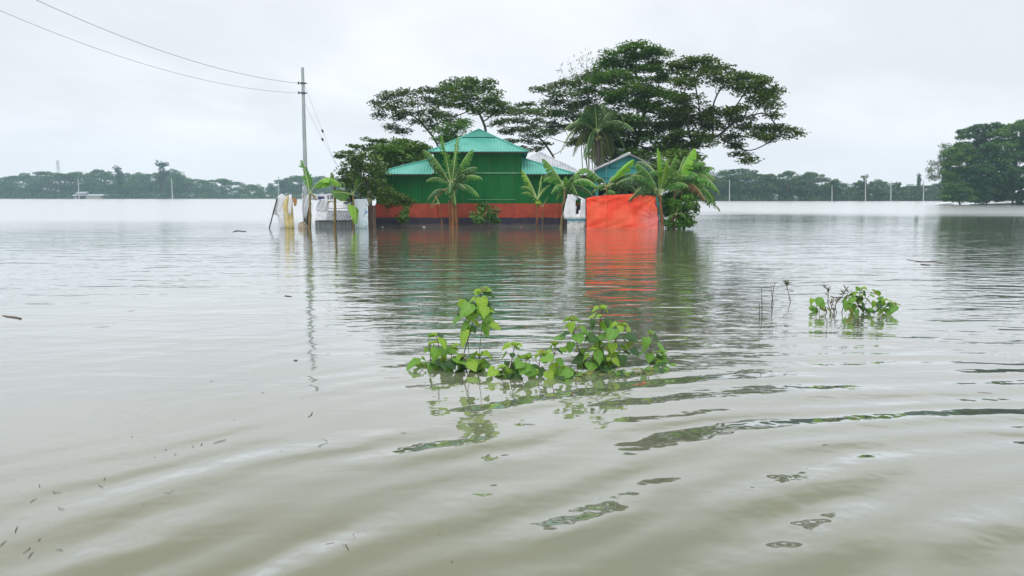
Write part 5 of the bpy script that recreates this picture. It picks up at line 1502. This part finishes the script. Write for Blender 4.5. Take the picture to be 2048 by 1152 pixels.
tree('wispy_tree', 1898, 139, [(1872, 330, 10, 6), (1882, 318, 10, 6), (1862, 342, 9, 5), (1890, 305, 8, 6), (1878, 346, 12, 6), (1893, 328, 12, 8), (1868, 356, 10, 5), (1888, 362, 12, 8), (1893, 292, 9, 5)],
     'thin wispy pale tree at the left edge of the right grove', per=9, leaves=22, size=0.36, asp=.35, sig=(.5, .5, .35), leafm='far_leaf_light', rmax=.12, step=.6, kill=.8, r0=.03, spread=1.0, dz=.8)
mb = MB(); mb.tube([Vector((-1.6, 0, .1)), Vector((-.5, 0, .35)), Vector((1.0, 0, .45)), Vector((1.6, 0, .1))], [.1, .3, .3, .1], 8, flat=.8)
o = mb.build('boat', M['tin_pale'], smooth=True); o.location = on_water(1889, 411.5); props(o, 'small pale skiff at the left foot of the right grove', 'boat')

# ================================================================== NEAR PLANTS
def heart_mesh(seed, cup, droop, curl):
    r = np.random.default_rng(seed)
    # half outline (x, y) from the notch round to the tip
    out = [(0.0, 0.0), (0.13, -0.10), (0.27, -0.11), (0.40, -0.03), (0.47, 0.12), (0.48, 0.28), (0.42, 0.46), (0.31, 0.64), (0.18, 0.80), (0.07, 0.93), (0.0, 1.06)]
    yc = [0.0, 0.03, 0.08, 0.14, 0.22, 0.34, 0.48, 0.64, 0.78, 0.9, 1.06]
    V = []; F = []
    def z(x, y):
        return cup * abs(x) - droop * y * y * 0.9 + curl * math.sin(7 * y + 3 * x) * abs(x) * 0.5
    for i, y in enumerate(yc): V.append((0, y, z(0, y)))
    idx = {0: list(range(len(yc)))}
    for s in (-1, 1):
        j = r.uniform(-.015, .015, (len(out), 2))
        mid = []; rim = []
        for i, (x, y) in enumerate(out[1:-1], 1):
            mx_, my_ = x * .55, (y * .55 + yc[i] * .45)
            mid.append(len(V)); V.append((s * mx_, my_, z(s * mx_, my_) + .01))
            rx_, ry_ = x + j[i][0], y + j[i][1]
            rim.append(len(V)); V.append((s * rx_, ry_, z(s * rx_, ry_) - 0.35 * x * x))
        for i in range(len(mid) - 1):
            q = [(i + 1, i + 2, mid[i + 1], mid[i]), (mid[i], mid[i + 1], rim[i + 1], rim[i])]
            for f in q: F.append(f if s > 0 else tuple(reversed(f)))
        f1 = (0, 1, mid[0]); f2 = (0, mid[0], rim[0]); n = len(yc) - 1
        f3 = (n - 1, n, mid[-1]); f4 = (mid[-1], n, rim[-1])
        for f in (f1, f2, f3, f4): F.append(f if s > 0 else tuple(reversed(f)))
    return V, F
HM = {}
for mi in range(4):
    for vi, (cu, dr, cl_) in enumerate(((0.10, 0.18, 0.12), (0.28, 0.05, 0.2), (-0.12, 0.35, 0.15), (0.75, 0.25, 0.1))):
        V, F = heart_mesh(vi + 3, cu, dr, cl_)
        me = bpy.data.meshes.new('leaf'); me.from_pydata(V, [], F); me.materials.append(HEART[mi])
        me.polygons.foreach_set('use_smooth', [True] * len(me.polygons)); me.update()
        HM[(mi, vi)] = me

def set_leaf(parent, base, P, axis, normal, s, mi, vi):
    o = bpy.data.objects.new('leaf', HM[(mi, vi)])
    y = axis.normalized(); z = (normal - y * normal.dot(y)).normalized(); x = y.cross(z)
    M3 = Matrix((x, y, z)).transposed().to_4x4()
    M3.translation = P - base
    o.matrix_local = M3 @ Matrix.Diagonal((s * random.uniform(.9, 1.1), s, s, 1))
    link(o, parent)

def heart_plant(name, Y, stems, label, cat='plant', low=None, s0=0.145, tipsize=0.07, group=None):
    """stems: list of dict(path=[(px,py)...], leaves=n, size, bright)"""
    b = at(stems[0]['path'][0][0], stems[0]['path'][0][1], Y); base = Vector((b.x, b.y, 0))
    t = thing(name, base, label, cat, group)
    for st in stems:
        dy = st.get('dy', random.uniform(-.12, .12))
        pts = [at(px, py, Y + dy * (0.3 + 0.7 * i / len(st['path']))) for i, (px, py) in enumerate(st['path'])]
        pts[0].z = min(pts[0].z, -0.05)
        # smooth the path
        fine = []
        for i in range(len(pts) - 1):
            p0 = pts[max(i - 1, 0)]; p1 = pts[i]; p2 = pts[i + 1]; p3 = pts[min(i + 2, len(pts) - 1)]
            for k in range(5):
                u = k / 5
                fine.append(0.5 * ((2 * p1) + (p2 - p0) * u + (2 * p0 - 5 * p1 + 4 * p2 - p3) * u * u + (3 * p1 - p0 - 3 * p2 + p3) * u ** 3))
        fine.append(pts[-1])
        n = len(fine); r = st.get('r', 0.0065)
        mb = MB(); mb.tube([p - base for p in fine], [r * (1 - .6 * i / n) for i in range(n)], 6)
        nl = int(st['leaves'] * 1.4 + .5); a0 = random.uniform(0, 6.28)
        size = st.get('size', s0) * random.uniform(0.84, 0.98); lo = st.get('from', 0.25)
        lf = []
        for k in range(nl):
            f = lo + (1 - lo) * (k + .5) / nl; i = min(n - 2, int(f * (n - 1))); p = fine[i].lerp(fine[i + 1], f * (n - 1) - i)
            a = a0 + k * 2.4 + random.uniform(-.3, .3)
            young = max(0, (f - 0.72) / 0.28)
            sz = size * (1 - 0.50 * young) * random.choice((random.uniform(.45, .75), random.uniform(.75, 1.15), random.uniform(.85, 1.15)))
            out = Vector((math.cos(a), math.sin(a) * 0.8, 0))
            pl = sz * random.uniform(.55, .95) * (1 - .5 * young)
            e = p + out * pl + Vector((0, 0, pl * random.uniform(.25, .8)))
            mb.tube([p - base, (p + e) / 2 + Vector((0, 0, .01)) - base, e - base], [r * .42, r * .36, r * .3], 4)
            # blade hangs outwards and down, face tilted up and outwards
            dn = random.uniform(.1, 1.3) if young < .5 else random.uniform(-.3, .5)
            ax = out * math.cos(dn) - Vector((0, 0, math.sin(dn)))
            nm = out * math.sin(dn) + Vector((0, 0, math.cos(dn))) + Vector((random.uniform(-.6, .6), -0.3 + random.uniform(-.5, .4), 0))
            mi = 1 if (young > .2 and random.random() < .6) else (random.choice([0, 0, 0, 1, 2] if f > .35 else [0, 2, 2, 3, 0]))
            vi = 3 if young > .55 else random.choice([0, 0, 1, 2, 2])
            lf.append((e, ax, nm, sz, mi, vi))
        # bud cluster at the tip
        for k in range(st.get('tip', 3)):
            a = random.uniform(0, 6.28); ax = Vector((math.cos(a) * .7, math.sin(a) * .7, random.uniform(-.2, .8)))
            lf.append((fine[-1], ax, Vector((0, -.5, 1)) + ax * -.3, tipsize * random.uniform(.5, 1.1), random.choice([1, 1, 3]), 3))
        mb.build('stem', M['stem'] if not st.get('green') else M['stem_green'], t, smooth=True)
        for l in lf: set_leaf(t, base, *l)
    for (px, py, sz, mi) in (low or []):
        P = at(px, py, Y + random.uniform(-.15, .1)); a = random.uniform(0, 6.28)
        dn = random.uniform(.1, .9); out = Vector((math.cos(a), math.sin(a), 0)); ax = out * math.cos(dn) - Vector((0, 0, math.sin(dn)))
        nm = Vector((random.uniform(-.4, .4), -random.uniform(.2, 1.0), 1))
        P.z = max(P.z, 0.02)
        set_leaf(t, base, P - ax * sz * .5, ax, nm, sz, mi, random.choice([0, 1, 2]))
    return t

def P_(s, e, ctrl=None):
    return [s] + (ctrl or []) + [e]
random.seed(21)
YF = 6.85
heart_plant('heart_leaf_plant', YF, [
    dict(path=[(916, 752), (930, 700), (944, 650), (955, 610), (962, 584)], leaves=17, size=.155, **{'from': .38}, tip=4, dy=-.02),
    dict(path=[(940, 655), (932, 630), (925, 605)], leaves=4, size=.12, **{'from': .3}, r=.004, dy=.02),
    dict(path=[(955, 650), (966, 635), (975, 622)], leaves=3, size=.13, **{'from': .3}, r=.004, dy=-.05),
    dict(path=[(902, 750), (885, 712), (872, 672)], leaves=6, size=.135, dy=-.1, **{'from': .3}),
    dict(path=[(862, 752), (861, 715), (858, 690)], leaves=3, size=.13, **{'from': .5}, dy=.05),
    dict(path=[(905, 752), (903, 715), (908, 695)], leaves=6, size=.12, green=True),
    dict(path=[(945, 752), (955, 728), (960, 712)], leaves=6, size=.14),
    dict(path=[(880, 752), (850, 735), (838, 722)], leaves=6, size=.12, green=True),
    dict(path=[(925, 752), (935, 730), (925, 715)], leaves=6, size=.12)],
    'tallest heart leaved plant, leftmost of the foreground clumps in the water', 'water plant',
    low=[(845, 738, .11, 0), (862, 742, .11, 2), (880, 742, .12, 2), (898, 744, .12, 0), (915, 742, .12, 2), (932, 744, .11, 2), (948, 740, .12, 0), (962, 732, .11, 1), (840, 728, .1, 1), (905, 730, .1, 2), (955, 745, .1, 2), (872, 730, .1, 0), (890, 732, .1, 2)])
YF2 = 6.6
heart_plant('heart_leaf_plant', YF2, [
    dict(path=[(1015, 768), (1022, 730), (1029, 692)], leaves=7, size=.13, dy=0, **{'from': .3}, tip=4),
    dict(path=[(1000, 765), (1003, 748), (1008, 738)], leaves=4, size=.12),
    dict(path=[(1077, 772), (1078, 735), (1082, 708)], leaves=6, size=.145, **{'from': .25}, dy=.0),
    dict(path=[(1092, 762), (1106, 722), (1111, 690)], leaves=5, size=.10, **{'from': .4}),
    dict(path=[(1040, 765), (1045, 735), (1058, 715)], leaves=5, size=.14),
    dict(path=[(1108, 762), (1120, 745), (1125, 738)], leaves=6, size=.12)],
    'low spreading heart leaved plant between the two tall foreground clumps', 'water plant',
    low=[(996, 764, .13, 0), (1012, 755, .11, 2), (1030, 752, .1, 2), (1062, 742, .15, 0), (1045, 740, .13, 0), (1080, 745, .11, 2), (1112, 750, .11, 0), (1128, 746, .12, 0), (1100, 756, .1, 1), (1140, 756, .09, 1), (1020, 742, .11, 1)])
YF3 = 6.95
heart_plant('heart_leaf_plant', YF3, [
    dict(path=[(1172, 745), (1162, 712), (1149, 673), (1143, 640)], leaves=11, size=.135, **{'from': .35}, dy=-.1, tip=4),
    dict(path=[(1190, 748), (1198, 700), (1200, 655), (1203, 618)], leaves=9, size=.13, **{'from': .3}, dy=.05, tip=3),
    dict(path=[(1208, 745), (1222, 705), (1236, 670), (1242, 650)], leaves=10, size=.145, **{'from': .35}, dy=-.05, tip=4),
    dict(path=[(1155, 758), (1155, 735), (1155, 716)], leaves=0, tip=0, dy=-.1),
    dict(path=[(1215, 742), (1242, 715), (1258, 692)], leaves=5, size=.13, **{'from': .4}, r=.004),
    dict(path=[(1190, 748), (1185, 720), (1188, 700)], leaves=7, size=.13, dy=-.15),
    dict(path=[(1205, 748), (1212, 728), (1222, 712)], leaves=6, size=.12)],
    'widest heart leaved plant with three tall shoots, right of the foreground centre', 'water plant',
    low=[(1168, 738, .11, 0), (1184, 742, .12, 2), (1200, 744, .12, 2), (1216, 742, .11, 2), (1190, 726, .13, 0), (1204, 728, .12, 2), (1176, 728, .1, 2), (1228, 738, .09, 2), (1178, 752, .1, 3), (1162, 752, .09, 1), (1240, 744, .09, 3)])
heart_plant('heart_leaf_plant', 7.1, [
    dict(path=[(1299, 742), (1300, 705), (1301, 668)], leaves=7, size=.13, **{'from': .35}, dy=0, tip=4),
    dict(path=[(1305, 741), (1318, 722), (1326, 708)], leaves=5, size=.09, dy=0),
    dict(path=[(1311, 741), (1314, 730), (1318, 722)], leaves=5, size=.10, green=True)],
    'small heart leaved plant, rightmost of the four foreground clumps', 'water plant', low=[(1312, 732, .1, 2), (1320, 735, .09, 0), (1303, 736, .09, 2)])
# half sunken mat of leaves joining the clumps
t = thing('leaf_litter', on_water(1240, 748), 'thin mat of half sunken leaves trailing right of the widest foreground plant', 'leaf litter')
for k in range(64):
    px = 1105 + 260 * random.random() ** .9; py = 750 - (px - 1105) * 0.055 + random.gauss(0, 4.5)
    P = on_water(px, py, random.uniform(.004, .02)); a = random.uniform(0, 6.28)
    set_leaf(t, t.location, P, Vector((math.cos(a), math.sin(a), random.uniform(-.1, .2))), Vector((random.uniform(-.4, .4), -.3, 1)), random.uniform(.035, .085), random.choice([2, 2, 3, 0]), random.choice([0, 1, 2]))
# right hand plants
YR = 10.25
heart_plant('heart_leaf_plant', YR, [dict(path=[(1633, 628), (1633, 612), (1636, 600)], leaves=4, size=.14, r=.005), dict(path=[(1637, 628), (1641, 612), (1642, 602)], leaves=3, size=.11, r=.004)],
            'tiny two stemmed plant farthest left in the right hand clump', 'water plant', low=[(1631, 618, .14, 0)])
heart_plant('heart_leaf_plant', YR - .1, [
    dict(path=[(1717, 634), (1716, 605), (1722, 578)], leaves=10, size=.145, **{'from': .3}, tip=2),
    dict(path=[(1718, 632), (1704, 610), (1709, 590)], leaves=6, size=.13, r=.004), dict(path=[(1722, 605), (1738, 592), (1748, 588)], leaves=3, size=.13, r=.004, tip=1),
    dict(path=[(1730, 630), (1752, 616), (1770, 600)], leaves=7, size=.11, r=.004), dict(path=[(1765, 628), (1780, 615), (1790, 610)], leaves=6, size=.12, r=.004)],
    'leafier heart leaved plant trailing right in the right hand clump', 'water plant',
    low=[(1706, 622, .15, 3), (1735, 622, .1, 2), (1745, 624, .09, 2), (1752, 622, .12, 0), (1762, 624, .12, 1), (1772, 622, .1, 0), (1786, 618, .14, 0), (1778, 626, .1, 0), (1725, 626, .1, 2)])

def twig_plant(px, py, Y, stems, label, leafn=6, size=.06, matm='stem'):
    base = on_water(px, py); base.y = Y; base = Vector((at(px, py, Y).x, Y, 0))
    t = thing('twig_plant', base, label, 'water plant')
    for path, nl in stems:
        pts = [at(a, b, Y + random.uniform(-.05, .05)) for a, b in path]; pts[0].z = min(pts[0].z, -.03)
        mb = MB(); mb.tube([p - base for p in pts], [.006 * (1 - .5 * i / len(pts)) for i in range(len(pts))], 5)
        mb.build('stem', M[matm], t, smooth=True)
        for k in range(nl):
            f = random.uniform(.75, 1.0) if k < nl * .7 else random.uniform(.3, .8)
            s = f * (len(pts) - 1); i = min(int(s), len(pts) - 2); P = pts[i].lerp(pts[i + 1], s - i)
            a = random.uniform(0, 6.28); ax = Vector((math.cos(a) * .8, math.sin(a) * .8, random.uniform(-.1, 1)))
            o = bpy.data.objects.new('leaf', TW[random.randrange(2)])
            y = ax.normalized(); z = Vector((0, -.3, 1)); z = (z - y * z.dot(y)).normalized(); x = y.cross(z)
            M3 = Matrix((x, y, z)).transposed().to_4x4(); M3.translation = P - base
            o.matrix_local = M3 @ Matrix.Diagonal((size, size * random.uniform(1.0, 1.7), size, 1)); link(o, t)
    return t
TW = []
for nm, c1, c2 in (('narrow_leaf_dark', (.04, .06, .03), (.09, .06, .035)), ('narrow_leaf_olive', (.10, .13, .035), (.13, .08, .03))):
    me = bpy.data.meshes.new('narrow_leaf')
    me.from_pydata([(0, 0, 0), (.2, .35, .05), (.16, .7, .03), (0, 1.05, -.08), (-.16, .7, .03), (-.2, .35, .05), (0, .5, -.02)], [], [(0, 1, 6), (1, 2, 6), (2, 3, 6), (3, 4, 6), (4, 5, 6), (5, 0, 6)])
    me.materials.append(mat(nm, c1, c2, .5, 3, trans=.15)); me.update(); TW.append(me)
twig_plant(1662, 627, YR, [([(1664, 628), (1655, 605), (1657, 590), (1653, 574)], 16), ([(1668, 622), (1672, 606), (1684, 594), (1692, 578)], 18), ([(1660, 626), (1664, 612), (1668, 598)], 7), ([(1675, 625), (1670, 612), (1676, 600)], 7), ([(1655, 618), (1648, 606)], 4),
            ([(1684, 594), (1697, 583)], 6), ([(1672, 624), (1664, 616), (1660, 604)], 5)],
           'sparse reddish twig plant between the two leafy ones on the right', size=.055)
twig_plant(1524, 640, 9.75, [([(1524, 642), (1524, 605), (1523, 575)], 0), ([(1519, 640), (1519, 606)], 0)], 'pair of bare upright twigs farthest left of the right hand stalks', matm='twig_grey')
twig_plant(1546, 610, 11.0, [([(1547, 612), (1543, 585), (1542, 566)], 1), ([(1544, 580), (1548, 572), (1551, 563)], 0)], 'bare forked twig standing in the water right of the two straight ones', matm='twig_grey')
twig_plant(1581, 600, 11.3, [([(1582, 600), (1577, 585), (1571, 564)], 14)], 'leaning twig with a dark tuft of leaves at its tip', size=.075, matm='twig_grey')
twig_plant(1145, 795, 5.9, [([(1147, 800), (1144, 788)], 3), ([(1142, 800), (1141, 789)], 1)], 'tiny twig tip just breaking the surface below the widest foreground plant', size=.03)

# ------------------------------------------------------------------ floating bits
def floater(name, pts_px, rad, m, label, cat, group=None):
    P = [on_water(a, b, .004) for a, b in pts_px]; c = P[0]
    mb = MB(); n = len(P)
    rr = [rad * (.5 + math.sin(PI * (i + .4) / (n - .2))) * .8 for i in range(n)]
    mb.tube([p - c for p in P], rr, 5, flat=.5)
    o = mb.build(name, M[m], smooth=True); o.location = c
    return props(o, label, cat, group)
floater('floating_stick', [(1814, 519), (1832, 522), (1850, 523.5), (1868, 523), (1884, 526), (1899, 527)], .02, 'driftwood', 'long crooked stick floating on the right', 'stick')
floater('driftwood', [(1842, 528), (1850, 529.5), (1861, 530)], .025, 'debris', 'short dark driftwood just below the long stick on the right', 'driftwood')
floater('driftwood', [(466, 464), (474, 461.5), (484, 462.5), (492, 463)], .05, 'debris', 'dark lump of driftwood floating left of the yard', 'driftwood')
floater('driftwood', [(6, 631), (16, 633), (28, 634), (42, 637)], .02, 'driftwood', 'tapering dark stick floating at the left frame edge', 'driftwood')
floater('floating_leaf', [(588, 720), (591, 720.5), (595, 720)], .012, 'driftwood', 'small brown leaf floating left of the pole reflection', 'leaf')
floater('driftwood', [(570, 591), (578, 592), (583, 593)], .01, 'debris', 'tiny dark stick floating left of the pole reflection, midway up', 'driftwood')
bits = [((60, 1005), (66, 1000), (74, 996)), ((0, 1092), (6, 1086), (13, 1080)), ((30, 1065), (32, 1058), (35, 1052)), ((78, 968), (80, 974)), ((106, 982), (110, 986), (122, 984)), ((116, 1014), (120, 1017), (129, 1017)),
        ((46, 1106), (58, 1098), (60, 1094)), ((56, 1116), (62, 1108), (68, 1103)), ((76, 1082), (81, 1076)), ((208, 960), (210, 955)), ((197, 970), (206, 974)), ((328, 985), (338, 986), (347, 981)),
        ((112, 1100), (120, 1098), (125, 1101)), ((684, 1088), (692, 1089), (697, 1100)), ((426, 886), (440, 882), (452, 879)), ((262, 873), (265, 873)), ((308, 912), (310, 912)), ((330, 900), (333, 898)),
        ((348, 909), (352, 908)), ((384, 892), (388, 892)), ((402, 890), (404, 887)), ((420, 762), (426, 762)), ((616, 834), (622, 830), (625, 824)), ((523, 785), (528, 785)), ((802, 866), (812, 865)),
        ((604, 798), (606, 798)), ((878, 1068), (880, 1067)), ((902, 1122), (905, 1125)), ((286, 1010), (287, 1009)), ((560, 900), (562, 900)), ((1300, 790), (1302, 790)), ((468, 838), (470, 838)), ((255, 622), (270, 621)), ((1955, 784), (1966, 785), (1985, 786)), ((1645, 890), (1655, 889))]
for i, b in enumerate(bits):
    where = 'lower left' if b[0][0] < 300 else 'middle left' if b[0][0] < 640 else 'lower middle' if b[0][0] < 1310 else 'right'
    ln = abs(b[-1][0] - b[0][0]) + abs(b[-1][1] - b[0][1])
    shp = 'dark speck' if ln < 5 else ('steep thin twig' if abs(b[-1][1] - b[0][1]) > abs(b[-1][0] - b[0][0]) * .8 else ('crooked twig' if len(b) > 2 and ln < 18 else 'longer flat twig'))
    ht = 'near the bottom edge' if b[0][1] > 1055 else 'a little above the bottom edge' if b[0][1] > 950 else 'level with the lower ripples' if b[0][1] > 850 else 'just below the pole reflection level'
    floater('floating_twig', list(b) if len(b) > 1 else b * 2, .0017 if b[0][1] > 950 else .0028, 'debris', 'tiny ' + shp + ' floating ' + ht + ', ' + where, 'twig', 'tiny twigs floating in the ' + where)

# ================================================================== HAZE
mb = MB(); mb.box((0, 300, 18.5), (1500, 760, 43.0))
hz = mb.build('haze', [])
hm = bpy.data.materials.new('haze'); hm.use_nodes = True
t = NT(hm.node_tree); out = t.n('ShaderNodeOutputMaterial'); pv = t.n('ShaderNodeVolumePrincipled')
pv.inputs['Color'].default_value = (0.60, 0.86, 1.0, 1); pv.inputs['Density'].default_value = 0.00046; pv.inputs['Anisotropy'].default_value = 0.0
t.l(pv.outputs[0], out.inputs['Volume'])
hz.data.materials.append(hm)
props(hz, 'pale blue grey haze in the air over the flood', kind='stuff')
